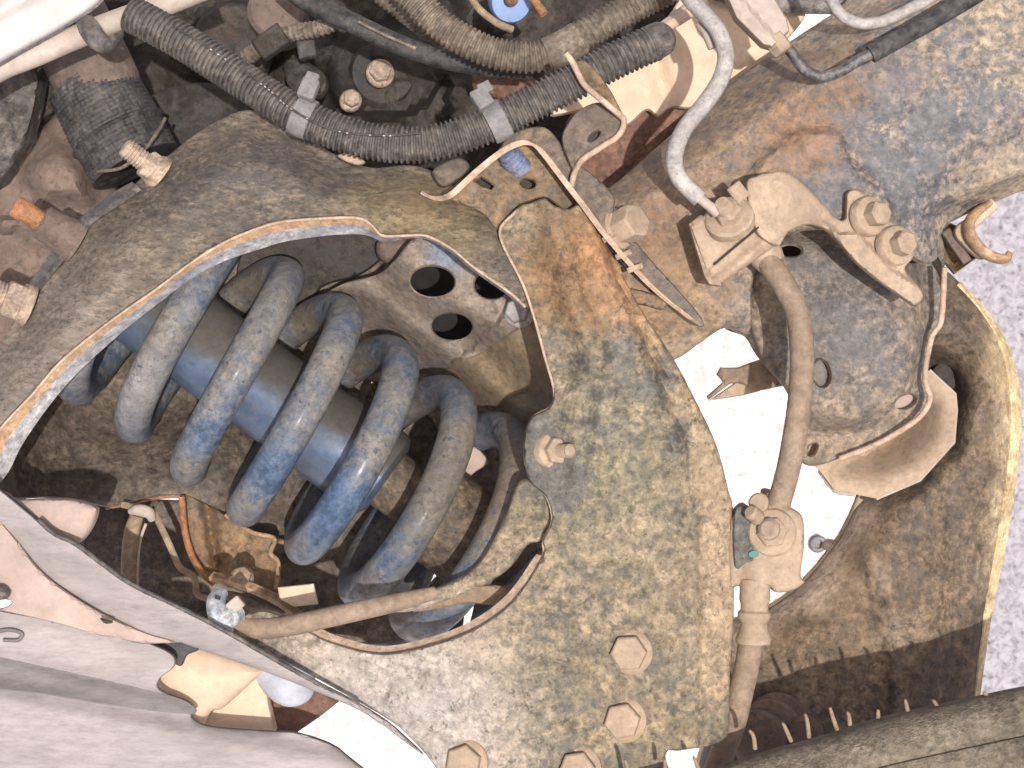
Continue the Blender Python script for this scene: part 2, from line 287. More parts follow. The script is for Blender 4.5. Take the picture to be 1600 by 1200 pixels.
def relief(name, outline, hf, mats, par=None, thick=4., step=9, holes=(), smooth=True, rnd=(6, 1.5), wob=0., ang=38, at=None, flare=None):
    """sheet of real thickness: outline and holes in px, hf(X, Y, dist) gives the height in mm"""
    ol = cr(outline, 5, True) if smooth else np.asarray(outline, float)
    ol = dens(ol, step*.9)
    loops = [ol]+[dens(np.asarray(h, float), step*.6) for h in holes]
    lo = ol.min(0); hi = ol.max(0)
    gx, gy = np.meshgrid(np.arange(lo[0], hi[0], step), np.arange(lo[1], hi[1], step*.866))
    gx = gx+(np.arange(gx.shape[0]) % 2)[:, None]*step/2
    gx = gx.ravel(); gy = gy.ravel()
    def dist(X, Y):
        d = sdf(X, Y, ol)
        for h in loops[1:]: d = np.minimum(d, -sdf(X, Y, h))
        return d
    keep = dist(gx, gy) > step*.55; pts = [np.stack([gx[keep], gy[keep]], -1)]
    for q in loops:                                          # an inner ring to carry the rolled edge
        t = np.roll(q, -1, 0)-np.roll(q, 1, 0); nrm = np.stack([-t[:, 1], t[:, 0]], -1)/(np.linalg.norm(t, axis=1)[:, None]+1e-9)
        for s_ in (1, -1):
            r = q+nrm*s_*min(rnd[0]*.4, step*.4); dd = dist(r[:, 0], r[:, 1]); pts.append(r[dd > min(rnd[0]*.3, step*.3)])
    base = np.vstack(loops); E = []; s0 = 0
    for q in loops:
        n = len(q); E += [(s0+i, s0+(i+1) % n) for i in range(n)]; s0 += n
    allp = np.vstack([base]+pts)
    v, e, f, ov, oe, of = delaunay_2d_cdt([Vector(p) for p in allp], E, [], 0, 1e-4)
    V2 = np.array([tuple(a) for a in v]); F = np.array([t for t in f if len(t) == 3])
    cen = V2[F].mean(1); F = F[dist(cen[:, 0], cen[:, 1]) > 0]
    used = np.unique(F); mp = -np.ones(len(V2), int); mp[used] = np.arange(len(used)); V2 = V2[used]; F = mp[F]
    X, Y = V2[:, 0], V2[:, 1]; D = np.maximum(dist(X, Y), 0)
    H = hf(X, Y, D)+np.zeros_like(X)
    if wob: H = H+wob*fbm(X, Y, 60, 3)
    t = np.clip(D/rnd[0], 0, 1); H = H-rnd[1]*(1-np.sqrt(np.clip(1-(1-t)**2, 0, 1)))
    top = PN(X, Y, H); bot = top.copy(); bot[:, 2] -= thick/1000
    if flare: bot[:, :2] *= 1
    n = len(V2)
    cnt = {}
    for a, b, c in F:
        for p, q in ((a, b), (b, c), (c, a)): cnt[(p, q)] = 1
    walls = [(p, q, q+n, p+n) for (p, q) in cnt if (q, p) not in cnt]
    faces = [tuple(t) for t in F]+[(c+n, b+n, a+n) for a, b, c in F]+walls
    mi = [0]*(2*len(F))+([1 if isinstance(mats, (list, tuple)) and len(mats) > 1 else 0]*len(walls))
    return link(name, np.vstack([top, bot]), faces, mats, par, True, mi, ang, at)

def sweep(name, pts, r, mats, par=None, sides=20, n=10, corr=None, cap=True, flat=None, world=False, at=None, knurl=0, ang=50):
    """tube through (x, y, h) points; r in mm (number or per-point list); corr = (period mm, depth mm) for corrugated conduit; flat = (w, h) factors"""
    q = np.array([tuple(P(*p)) for p in pts]) if not world else np.asarray(pts, float)
    rr = np.full(len(q), float(r)) if np.isscalar(r) else np.asarray(r, float)
    c = cr(np.hstack([q, rr[:, None]]), n); path = c[:, :3]; rad = c[:, 3]
    if corr:
        seg = np.r_[0, np.cumsum(np.linalg.norm(np.diff(path, axis=0), axis=1))]; m = int(seg[-1]*1000/corr[0]*6)+1
        s_ = np.linspace(0, seg[-1], m); path = np.stack([np.interp(s_, seg, path[:, i]) for i in range(3)], -1)
        ph = s_*1000/corr[0]*2*math.pi; rad = np.interp(s_, seg, rad)
        rad = rad-corr[1]*np.clip(.5-.9*np.cos(ph), 0, 1)
    T = np.gradient(path, axis=0); T /= np.linalg.norm(T, axis=1)[:, None]+1e-12
    up = np.array([0, 0, 1.]); Nv = None; V = []
    a = np.linspace(0, 2*math.pi, sides, endpoint=False); ca, sa = np.cos(a)[:, None], np.sin(a)[:, None]
    for i in range(len(path)):
        if Nv is None:
            Nv = np.cross(up, T[0]);
            if np.linalg.norm(Nv) < .1: Nv = np.cross([1, 0, 0], T[0])
        Nv = Nv-T[i]*np.dot(Nv, T[i]); Nv /= np.linalg.norm(Nv); B = np.cross(T[i], Nv)
        w = rad[i]/1000; fw, fh = flat if flat else (1, 1)
        V.append(path[i]+w*fw*ca*Nv+w*fh*sa*B)
    V = np.vstack(V); m = len(path); F = []
    for i in range(m-1):
        for j in range(sides):
            k = (j+1) % sides; F.append((i*sides+j, i*sides+k, (i+1)*sides+k, (i+1)*sides+j))
    if cap: F.append(tuple(range(sides))[::-1]); F.append(tuple((m-1)*sides+j for j in range(sides)))
    return link(name, V, F, mats, par, True, None, ang, at)

def loft(name, rows, mats, par=None, thick=1.5, n=6, cross=1, at=None, world_dir=None):
    """surface through rows of (x, y, h) points (same count each), given a thickness (mm) along its normals"""
    Rw = [cr([tuple(P(*p)) for p in r], n) for r in rows]
    if cross > 1:
        Rw = [np.array(x) for x in cr(np.array(Rw).reshape(len(Rw), -1), cross).reshape(-1, len(Rw[0]), 3)]
    G = np.array(Rw); a, b = G.shape[:2]
    du = np.gradient(G, axis=1); dv = np.gradient(G, axis=0) if a > 1 else G*0
    N = np.cross(du, dv); N /= np.linalg.norm(N, axis=2)[..., None]+1e-12
    if N[..., 2].mean() > 0: N = -N
    V = np.vstack([G.reshape(-1, 3), (G+N*thick/1000).reshape(-1, 3)]); o = a*b; F = []
    I = lambda i, j: i*b+j
    for i in range(a-1):
        for j in range(b-1):
            F.append((I(i, j), I(i, j+1), I(i+1, j+1), I(i+1, j))); F.append((o+I(i+1, j), o+I(i+1, j+1), o+I(i, j+1), o+I(i, j)))
    for j in range(b-1):
        F.append((I(0, j), o+I(0, j), o+I(0, j+1), I(0, j+1))); F.append((I(a-1, j), I(a-1, j+1), o+I(a-1, j+1), o+I(a-1, j)))
    for i in range(a-1):
        F.append((I(i, 0), I(i+1, 0), o+I(i+1, 0), o+I(i, 0))); F.append((I(i, b-1), o+I(i, b-1), o+I(i+1, b-1), I(i+1, b-1)))
    return link(name, V, F, mats, par, True, None, 40, at)

def basis(ax):
    z = Vector(ax).normalized(); x = z.orthogonal().normalized(); 
    if abs(z.z) > .9: x = (Vector((1, 0, 0))-z*z.x).normalized()
    return x, z.cross(x), z
def lathe(name, at, ax, prof, mats, par=None, sides=28, rot=0, bevel=0, ang=35, squash=1.):
    """solid of revolution: prof = [(radius mm, distance along the axis mm)], at = (x, y, h)"""
    o = P(*at); x, y, z = basis(ax); V = []; F = []
    for r, t in prof:
        for j in range(sides):
            a = 2*math.pi*j/sides+R(rot); V.append(tuple(o+(x*math.cos(a)*r+y*math.sin(a)*r*squash+z*t)/1000))
    m = len(prof)
    for i in range(m-1):
        for j in range(sides):
            k = (j+1) % sides; F.append((i*sides+j, i*sides+k, (i+1)*sides+k, (i+1)*sides+j))
    F.append(tuple(range(sides))[::-1]); F.append(tuple((m-1)*sides+j for j in range(sides)))
    return link(name, V, F, mats, par, True, None, ang, None, bevel)
def thread(r, t0, t1, pitch=1.4, amp=.45):
    out = []; t = t0
    while t < t1-pitch: out += [(r-amp, t), (r, t+pitch*.35), (r, t+pitch*.6), (r-amp, t+pitch*.95)]; t += pitch
    return out+[(r-amp, t1-.6), (r-amp-.8, t1)]
def bolt(par, at, ax, hexr, hh, flr, flh, mat, stud=None, rot=0, name='bolt', dome=.82, studmat=None):
    """flange > hexagon head and, where there is one, the threaded end"""
    b = lathe(name, at, ax, [(flr, -2), (flr, flh*.4), (flr*.93, flh*.85), (hexr*1.02, flh+.4)], mat, par)
    lathe('hex_head', at, ax, [(hexr, 0), (hexr, flh+hh*.82), (hexr*dome, flh+hh)], mat, b, 6, rot, .35, 25)
    if stud: lathe('threaded_end', at, ax, [(stud[0], 0)]+thread(stud[0], flh+hh*.8, flh+hh+stud[1]), studmat or mat, b, 20)
    return b
def box(name, at, size, mats, par=None, ax=(0, 0, 1), rot=0, bevel=.6, taper=1.):
    """bevelled block with a chamfered top, size in mm"""
    o = P(*at); x, y, z = basis(ax); c, s_ = math.cos(R(rot)), math.sin(R(rot)); u = x*c+y*s_; w = -x*s_+y*c
    a, b_, h = size; V = []
    for t, k in ((-.5, 1), (.38, 1), (.5, taper*.93)):
        for sx, sy in ((-1, -1), (1, -1), (1, 1), (-1, 1)): V.append(tuple(o+(u*sx*a*k/2+w*sy*b_*k/2+z*t*h)/1000))
    F = [(3, 2, 1, 0), (8, 9, 10, 11)]
    for i in (0, 4):
        for j in range(4): F.append((i+j, i+(j+1) % 4, i+4+(j+1) % 4, i+4+j))
    return link(name, V, F, mats, par, True, None, 30, None, bevel)
def rim(name, pts, r, mats, par, n=8, flat=(1, 1)): return sweep(name, pts, r, mats, par, 10, n, flat=flat)

# ================================================================== the ground
def ground():
    k = NT('rough_concrete_with_glare'); g = k.pos()
    n1 = k.noise(g, 30, 8, .62, .3); n2 = k.noise(g, 130, 6, .7, .6); n3 = k.noise(g, 420, 4, .7)
    vor = k.n('ShaderNodeTexVoronoi'); k.set(vor.inputs['Vector'], g); vor.inputs['Scale'].default_value = 190
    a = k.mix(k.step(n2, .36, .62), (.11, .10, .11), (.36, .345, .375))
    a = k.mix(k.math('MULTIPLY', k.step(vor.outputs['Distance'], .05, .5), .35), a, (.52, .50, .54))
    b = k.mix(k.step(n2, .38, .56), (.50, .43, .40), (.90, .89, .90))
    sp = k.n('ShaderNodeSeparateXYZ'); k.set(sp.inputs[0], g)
    f = k.step(k.math('ADD', sp.outputs[0], k.math('MULTIPLY', k.math('SUBTRACT', n1, .5), .10)), .335, .40)  # left and centre near-white: glare put into the ground's colour
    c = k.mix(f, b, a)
    k.set(k.b.inputs['Base Color'], c); k.b.inputs['Roughness'].default_value = .95
    bp = k.n('ShaderNodeBump'); bp.inputs['Strength'].default_value = .8; bp.inputs['Distance'].default_value = .004
    k.set(bp.inputs['Height'], k.math('ADD', n2, k.math('MULTIPLY', n3, .4))); k.set(k.b.inputs['Normal'], bp.outputs[0])
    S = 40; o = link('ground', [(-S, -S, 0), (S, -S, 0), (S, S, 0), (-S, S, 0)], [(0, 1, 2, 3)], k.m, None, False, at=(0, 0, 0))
    o['kind'] = 'structure'; tag(o, 'rough sunlit concrete ground under the vehicle with glare painted pale')
ground()
g_ = thing('rubber_grommet', 'small dark ring lying on the pale ground in the gap', 'grommet', (1278, 850, -990))
lathe('ring', (1278, 850, -996), (0, 0, 1), [(7.5, -3), (8, 0), (6.5, 2.5), (4, 2.5), (3.5, -1)], M['darkpipe'], g_)
relief('dirt_clod', ell(1296, 852, 14, 9, 14), lambda X, Y, D: -993+4*np.sqrt(np.clip(D/9, 0, 1)), M['brown'], g_, 3, 4)

# ================================================================== engine side, top left
def engine():
    t = thing('engine_casting', 'dark dirty engine casting far behind the corrugated conduits', 'engine', (560, 120, -170))
    def hf(X, Y, D):
        h = -165+26*fbm(X, Y, 120, 1)+10*fbm(X, Y, 40, 5)
        h = h+22*sm(0, 14, sdf(X, Y, ell(600, 110, 95, 80, 30)))+12*sm(0, 10, sdf(X, Y, ell(470, 60, 60, 55, 24)))
        h = h+16*sm(0, 12, sdf(X, Y, [(300, 20), (420, -20), (440, 90), (340, 150)]))
        h = h+18*sm(0, 8, sdf(X, Y, [(700, 120), (820, 110), (860, 170), (760, 230), (690, 200)]))
        return h
    relief('casting_wall', [(-60, -60), (500, -70), (1000, -70), (1110, -60), (1140, 40), (1060, 130), (940, 230), (900, 330), (700, 330), (500, 330), (350, 400), (260, 560), (100, 720), (-60, 760)], hf, M['engine'], t, 10, 11)
    lathe('round_boss', (598, 118, -140), (0.1, .1, 1), [(16, -20), (16, 2), (14, 5), (8, 5)], M['engine'], t)
    bolt(t, (594, 114, -125), (.1, .15, 1), 5.2, 4, 6.4, 1.5, M['nutdk'], rot=10)
    bolt(t, (548, 157, -125), (.2, .1, 1), 4, 5, 5, 1.5, M['nutdk'], rot=30)
    lathe('round_cover', (365, 70, -135), (.2, .1, 1), [(19, -20), (19, 2), (17, 5), (6, 6)], M['engine'], t)
    lathe('pulley_cap', (432, 18, -120), (0, .1, 1), [(13, -20), (13, 2), (11, 4), (5, 4)], M['brown'], t)
    relief('casting_web', [(235, 150), (330, 130), (400, 185), (320, 210), (262, 240), (225, 200)], lambda X, Y, D: -118+6*fbm(X, Y, 30, 2), M['engine'], t, 8, 8)
    relief('casting_lug', [(745, 105), (800, 108), (840, 130), (805, 165), (770, 150), (740, 140)], lambda X, Y, D: -105+5*fbm(X, Y, 20, 2), M['redbrown'], t, 8, 7)
    relief('small_lug', [(445, 100), (470, 92), (510, 120), (500, 150), (455, 140)], lambda X, Y, D: -110+5*fbm(X, Y, 20, 2), M['engine'], t, 8, 7)
engine()
def gearbox():
    t = thing('brown_housing', 'brown dusty cast housing at the left edge below the pale tube', 'housing', (60, 290, -90))
    def hf(X, Y, D):
        return -85+9*fbm(X, Y, 70, 4)+14*sm(0, 40, sdf(X, Y, [(40, 230), (90, 195), (150, 260), (160, 330), (60, 330), (20, 280)]))+6*sm(0, 8, sdf(X, Y, ell(12, 350, 20, 16)))
    relief('casting', [(-60, 270), (30, 230), (70, 195), (100, 175), (150, 250), (185, 300), (225, 340), (160, 440), (90, 540), (-60, 640)], hf, M['brown'], t, 10, 9, rnd=(14, 5))
    relief('rear_wall', [(-60, 200), (120, 170), (300, 230), (260, 420), (90, 580), (-60, 660)], lambda X, Y, D: -150+6*fbm(X, Y, 40, 4), M['engine'], t, 4, 14)
    s = thing('dark_mount_block', 'dark purple grey rubber mount block at the left edge', 'mount', (20, 190, -70))
    relief('block', [(-60, 90), (50, 105), (58, 150), (40, 220), (18, 262), (-10, 290), (-60, 300)], lambda X, Y, D: -62+9*fbm(X, Y, 35, 9), M['conduit'], s, 14, 8, rnd=(12, 5))
    relief('side_lug', [(55, 120), (70, 105), (84, 140), (92, 165), (60, 190), (45, 200)], lambda X, Y, D: -90+5*fbm(X, Y, 20, 9), M['engine'], s, 8, 7)
    relief('yellow_label', [(50, 145), (58, 138), (62, 152), (60, 165), (48, 167)], lambda X, Y, D: -84+0*X, M['olive'], s, 1, 5, rnd=(2, .3))
gearbox()
def boot():
    t = thing('woven_sleeve_pipe', 'brown pipe ending in a black woven sleeve beside the control arm', 'pipe', (160, 150, -60))
    lathe('brown_pipe', (105, 30, -75), (.42, -.86, .12), [(15, -12), (17.5, 0), (18, 14), (18, 34), (15, 44)], M['brown'], t, 36)
    # the sleeve: a braid of crossing ridges
    o = P(150, 145, -72); x, y, z = basis((.47, -.86, .06)); V = []; F = []; S = 180; L = 130
    for i in range(L):
        s_ = i/(L-1); base = 18.4+1.2*math.sin(min(1, s_*1.3)*math.pi*.6)+1.4*math.exp(-((s_-.62)/.02)**2)
        for j in range(S):
            a = 2*math.pi*j/S; u = a*26; v = s_*66
            rr = base+.42*max(0, math.sin(u+v)*math.sin(u-v))**.5*1.3
            V.append(tuple(o+(x*math.cos(a)*rr+y*math.sin(a)*rr+z*(s_*42-6))/1000))
    for i in range(L-1):
        for j in range(S): k = (j+1) % S; F.append((i*S+j, i*S+k, (i+1)*S+k, (i+1)*S+j))
    F.append(tuple(range(S))[::-1]); F.append(tuple((L-1)*S+j for j in range(S)))
    link('woven_sleeve', V, F, M['black'], t, ang=60)
    rim('sleeve_wire', [(152, 268, -48), (190, 262, -44), (225, 235, -43), (250, 200, -46), (258, 185, -50)], .8, M['conduit2'], t)
boot()
def fender():
    t = thing('white_body_panel', 'white painted body panel in the top left corner', 'panel', (60, 20, 0))
    relief('panel_skin', [(-80, -60), (180, -60), (160, -2), (105, 38), (35, 78), (-10, 104), (-80, 140)], lambda X, Y, D: 6-5*np.exp(-((X*.5+Y*.87-14)/12)**2)+1*fbm(X, Y, 140, 2), [M['white'], M['edgel']], t, 3, 6, rnd=(14, 4))
    t = thing('pale_dusty_tube', 'pale dusty tube running below the white panel', 'tube', (120, 55, -10))
    sweep('tube', [(-70, 150, -10), (0, 108, -10), (52, 87, -10), (115, 60, -10), (175, 36, -10), (262, 5, -12), (330, -22, -14)], 4.7, M['tube'], t, 24)
    t = thing('black_hose_clamp', 'black plastic clamp around the pale tube', 'clamp', (142, 48, -8))
    sweep('band', [(131, 54, -10), (142, 49, -10), (153, 44, -10)], [5.6, 5.9, 5.6], M['conduit'], t, 26, 4)
    sweep('hooked_tab', [(124, 28, -6), (136, 40, -2), (150, 60, -1), (166, 70, -3), (180, 62, -5), (192, 52, -9)], [1.4, 2.6, 2.6, 2.2, 1.6, .9], M['conduit'], t, 12, flat=(1.6, .6))
fender()

# ================================================================== conduits and cables
def conduits():
    t = thing('corrugated_conduit', 'long black corrugated conduit sagging across the top in front of the control arm', 'conduit', (640, 220, 20))
    pth = [(205, 22, 6), (240, 40, 8), (296, 72, 10), (372, 121, 14), (446, 168, 18), (510, 200, 20), (580, 221, 21), (658, 226, 22), (731, 208, 22), (800, 177, 22), (880, 137, 22), (950, 100, 21), (1005, 74, 20), (1022, 67, 19)]
    sweep('corrugated_tube', pth, 7.2, M['conduit'], t, 30, 10, corr=(2.05, 1.2))
    sweep('rounded_end', [(1012, 71, 19.5), (1028, 63, 19), (1040, 58, 18), (1047, 55, 17)], [6.9, 6.9, 6, 3], M['conduit'], t, 28, 5)
    # the stitched seam along the conduit's slit
    seam = [(262, 38, 14), (300, 58, 17), (372, 106, 20), (420, 140, 24), (455, 170, 27), (520, 203, 28.4), (600, 212, 28.6), (660, 208, 28.4)]
    sweep('slit_seam', seam, .45, M['black'], t, 6, 12)
    pts = cr(seam, 14)
    V = []; F = []
    for i in range(8, len(pts)-6, 2):
        if random.random() < .62: continue
        x, y, h = pts[i]; dx, dy = pts[i+1][:2]-pts[i][:2]; L = math.hypot(dx, dy); ux, uy = dx/L, dy/L
        b = len(V)
        for a_, c_ in ((-1.7, -.8), (1.7, -.8), (1.7, .9), (-1.7, .9)):
            for hh in (.35, .9): V.append(tuple(P(x+ux*a_-uy*c_, y+uy*a_+ux*c_, h+hh)))
        F += [(b, b+2, b+3, b+1), (b+2, b+4, b+5, b+3), (b+4, b+6, b+7, b+5), (b+6, b, b+1, b+7), (b+1, b+3, b+5, b+7)]
    o = link('pale_seam_stitches', V, F, M['tube'], t); o['kind'] = 'stuff'
    def tie(at, ang, lab, bx, by):
        c = thing('cable_tie', lab, 'cable tie', at, 'grey straps around the long conduit')
        u = Vector((math.cos(R(ang)), math.sin(R(ang)), 0)); o = P(*at)
        sweep('strap', [tuple(o-u*.0036), tuple(o-u*.001), tuple(o+u*.001), tuple(o+u*.0036)], [7.7, 8.0, 8.0, 7.7], M['strap'], c, 30, 2, world=True, cap=True)
        box('buckle', (bx, by, at[2]+6), (6.5, 8, 5), M['strap'], c, ax=(0, .3, 1), rot=ang+4)
        box('buckle_tab', (bx+5, by-17, at[2]+6), (5, 4.5, 2.6), M['strap'], c, ax=(0, .3, 1), rot=ang+4, bevel=.4)
        return c
    tie((473, 183, 19), -24, 'grey plastic strap left of the conduit sag with raised buckle', 482, 140)
    tie((776, 190, 22), 27, 'grey plastic strap right of the conduit sag near the rusty rib', 753, 155)
    t = thing('upper_conduit', 'brown corrugated conduit curving behind the long conduit at the top', 'conduit', (800, 80, -30))
    sweep('corrugated_tube', [(600, -50, -30), (640, -8, -30), (680, 32, -30), (720, 60, -29), (772, 83, -28), (825, 90, -28), (868, 80, -28), (912, 55, -29), (965, 24, -30), (1010, 0, -30), (1070, -30, -30)], 6.6, M['conduit2'], t, 26, 10, corr=(2.2, .95))
    sweep('tape_wrap', [(855, 86, -28), (885, 72, -28), (905, 60, -28.6)], 7.1, M['conduit2'], t, 26, 5)
    t = thing('side_conduit', 'second corrugated conduit at the top edge beside the blue connector', 'conduit', (620, 0, -50))
    sweep('corrugated_tube', [(560, -60, -52), (590, -20, -52), (640, 20, -55), (690, 60, -70)], 5.6, M['conduit2'], t, 22, 8, corr=(2.1, .6))
    t = thing('taped_cable', 'smooth dark taped cable bundle in the shadows at the top', 'cable', (600, 60, -55))
    sweep('cable', [(440, -30, -62), (480, 3, -60), (545, 33, -58), (615, 66, -56), (685, 90, -55), (755, 103, -56), (830, 108, -60)], 4.3, M['black'], t, 20, 8, flat=(1, .8))
    sweep('tape_edge', [(560, 34, -53), (600, 54, -52), (650, 76, -52)], .8, M['conduit2'], t, 8)
    t = thing('short_conduit', 'short corrugated conduit branch in front of the dark engine', 'conduit', (480, 50, -80))
    sweep('corrugated_tube', [(385, 90, -92), (420, 66, -86), (455, 52, -80), (500, 44, -76), (530, 30, -74)], 3.8, M['conduit2'], t, 18, 8, corr=(2.2, .6))
    box('branch_connector', (424, 66, -80), (14, 10, 8), M['engine'], t, rot=35)
    box('connector_clip', (478, 68, -86), (8, 13, 6), M['black'], t, rot=10)
    t = thing('blue_connector', 'faded blue round plastic connector at the top edge', 'connector', (800, 8, -75))
    lathe('connector_body', (798, 4, -80), (.1, -.25, 1), [(9, -10), (9, 0), (8.2, 2), (3, 2.3)], M['bluecap'], t, 26)
    lathe('connector_core', (798, -2, -76), (.1, -.25, 1), [(3, -3), (3, 4), (2, 5)], M['redbrown'], t, 14)
    t = thing('wire_bundle', 'thin tan wires curving past the blue connector', 'wire', (760, 30, -60))
    sweep('wire', [(730, -20, -62), (745, 10, -58), (775, 35, -56), (800, 46, -60)], 1.6, M['dustdk'], t, 10)
    sweep('wire', [(820, -20, -70), (838, 5, -64), (850, 22, -62)], 1.9, M['rust'], t, 10)
conduits()

# ================================================================== sand panel and rail top side
t = thing('sand_panel', 'sunlit sand coloured panel seen between the conduit and the frame rail', 'panel', (1030, 110, -60))
def hf(X, Y, D): return -58+2*fbm(X, Y, 140, 5)-5*np.exp(-((X-1040-(Y-150)*.3)/16)**2)
relief('panel_skin', [(860, 180), (900, 140), (956, 110), (1040, 30), (1090, -30), (1230, -50), (1260, 20), (1200, 90), (1150, 140), (1085, 168), (1050, 168), (1028, 182), (1010, 172), (978, 196), (950, 178), (915, 172)], hf, [M['cream'], M['cream']], t, 3, 9, rnd=(6, 2))
t = thing('pale_wire_pair', 'two pale cream wires leaving the conduit end', 'wire', (1060, 45, -25))
sweep('wire', [(1020, 52, -10), (1045, 40, -14), (1075, 22, -22), (1100, 4, -30)], 2.2, M['cream'], t, 10)
sweep('wire', [(1030, 44, -16), (1052, 28, -20), (1078, 8, -28)], 1.8, M['tube'], t, 10)
t = thing('red_brown_shade_panel', 'red brown panel painted as shade below the sand panel', 'panel', (1000, 250, -70))
relief('panel_skin', [(885, 190), (960, 160), (1060, 140), (1120, 130), (1110, 200), (1050, 260), (1010, 330), (900, 330)], lambda X, Y, D: -72+3*fbm(X, Y, 40, 2)+5*sm(-6, 6, (Y-250)+(X-1000)*.7), M['redbrown'], t, 5, 9)  # panel's red brown colour stands in for a dark shadow
t = thing('dark_blue_bar', 'dark blue bar crossing the top edge above the rail', 'bar', (1220, 10, -50))
sweep('bar', [(1090, -25, -50), (1160, -2, -50), (1230, 6, -50), (1320, 8, -52)], 4, M['darkpipe'], t, 14)

# ================================================================== frame rail
def rail():
    t = thing('frame_rail', 'broad rusty frame rail with worn blue grey paint at the upper right', 'frame rail', (1350, 200, -20))
    cx = [0, 121, 279, 420, 600]; cyx = [1470, 1285, 1060, 940, 880]
    emb = cr([(1160, 300), (1180, 262), (1215, 225), (1245, 208), (1285, 203), (1312, 212), (1330, 250), (1380, 300), (1400, 370), (1300, 420), (1180, 380)], 4, True)
    def hf(X, Y, D):
        side = (Y-(279+(X-1060)*(-158/225.)))*.82          # px below the long crease
        h = -6-34*sm(0, 95, -side)
        h = h+1.6*np.exp(-(side/9)**2)
        h = h+4.5*sm(-7, 9, sdf(X, Y, emb))
        h = h-10*sm(0, 60, side-210*1.)*sm(1300, 1560, X)
        h = h-20*sm(40, 0, (1600-X)*.36+(300-Y))*sm(1420, 1500, X)
        h = h-14*sm(470, 560, Y)
        return h+1.4*fbm(X, Y, 70, 6)+.5*fbm(X, Y, 22, 9)
    relief('rail_web', [(870, 345), (905, 315), (954, 292), (1040, 218), (1145, 128), (1240, 61), (1300, 22), (1400, -45), (1680, -60), (1680, 262), (1597, 298), (1510, 335), (1474, 358), (1466, 400), (1446, 412), (1420, 400), (1370, 372), (1290, 358), (1215, 372), (1178, 430), (1172, 520), (1134, 512), (1095, 535), (1058, 560), (1020, 560), (930, 450), (880, 380)],
           hf, [M['rail'], M['edge']], t, 5, 8, rnd=(7, 2.5))
    # spring tower below it
    def ht(X, Y, D):
        h = -34+12*np.exp(-(((X-1330)/130)**2+((Y-530)/170)**2))
        wall = sdf(X, Y, cr([(1190, 400), (1300, 380), (1400, 410), (1428, 470), (1425, 560), (1400, 620), (1330, 655), (1262, 640), (1200, 560), (1178, 480)], 4, True))
        h = h-10*sm(6, -28, wall)
        h = h+9*sm(-44, -56, wall)*sm(1380, 1440, X)
        return h+1.3*fbm(X, Y, 60, 2)+.5*fbm(X, Y, 20, 5)
    relief('spring_tower', [(1110, 440), (1140, 370), (1220, 335), (1300, 325), (1400, 335), (1466, 362), (1476, 420), (1470, 505), (1457, 524), (1446, 577), (1447, 600), (1452, 622), (1441, 645), (1414, 668), (1369, 693), (1312, 716), (1278, 727), (1256, 724), (1244, 690), (1235, 620), (1184, 556), (1165, 526), (1130, 508)],
           ht, [M['tower'], M['edge']], t, 4, 8, holes=[ell(1236, 392, 18, 9, 20), ell(1283, 583, 14, 22, 20, -12), ell(1415, 628, 18, 10, 20, -25), cr([(1264, 698), (1272, 693), (1278, 696), (1272, 710), (1263, 711)], 3, True)])
    rim('tower_flange_edge', [(1476, 418, -22), (1474, 460, -24), (1470, 503, -26), (1457, 524, -28), (1450, 552, -28), (1446, 578, -28), (1447, 600, -28), (1453, 622, -29), (1442, 646, -30), (1415, 668, -32), (1369, 694, -34), (1312, 717, -35)], 1.2, M['pinkedge'], t)
    relief('hole_plug', ell(1285, 585, 17, 25, 20, -12), lambda X, Y, D: -31+0*X, M['tower'], t, 2, 6)
    relief('hole_backing', ell(1415, 630, 26, 18, 20, -25), lambda X, Y, D: -45+0*X, M['linerp'], t, 2, 6)
    relief('hole_backing', ell(1240, 394, 30, 20, 20), lambda X, Y, D: -70+0*X, M['engine'], t, 2, 6)
    relief('side_bump', [(1170, 500), (1178, 480), (1200, 520), (1215, 560), (1195, 570)], lambda X, Y, D: -30+0*X, M['tower'], t, 3, 6, rnd=(10, 3))
    relief('drip_plate', [(973, 455), (995, 452), (1040, 468), (1035, 484), (1010, 478), (975, 470)], lambda X, Y, D: 3+0*X, M['rustpl'], t, 1.5, 5)
rail()
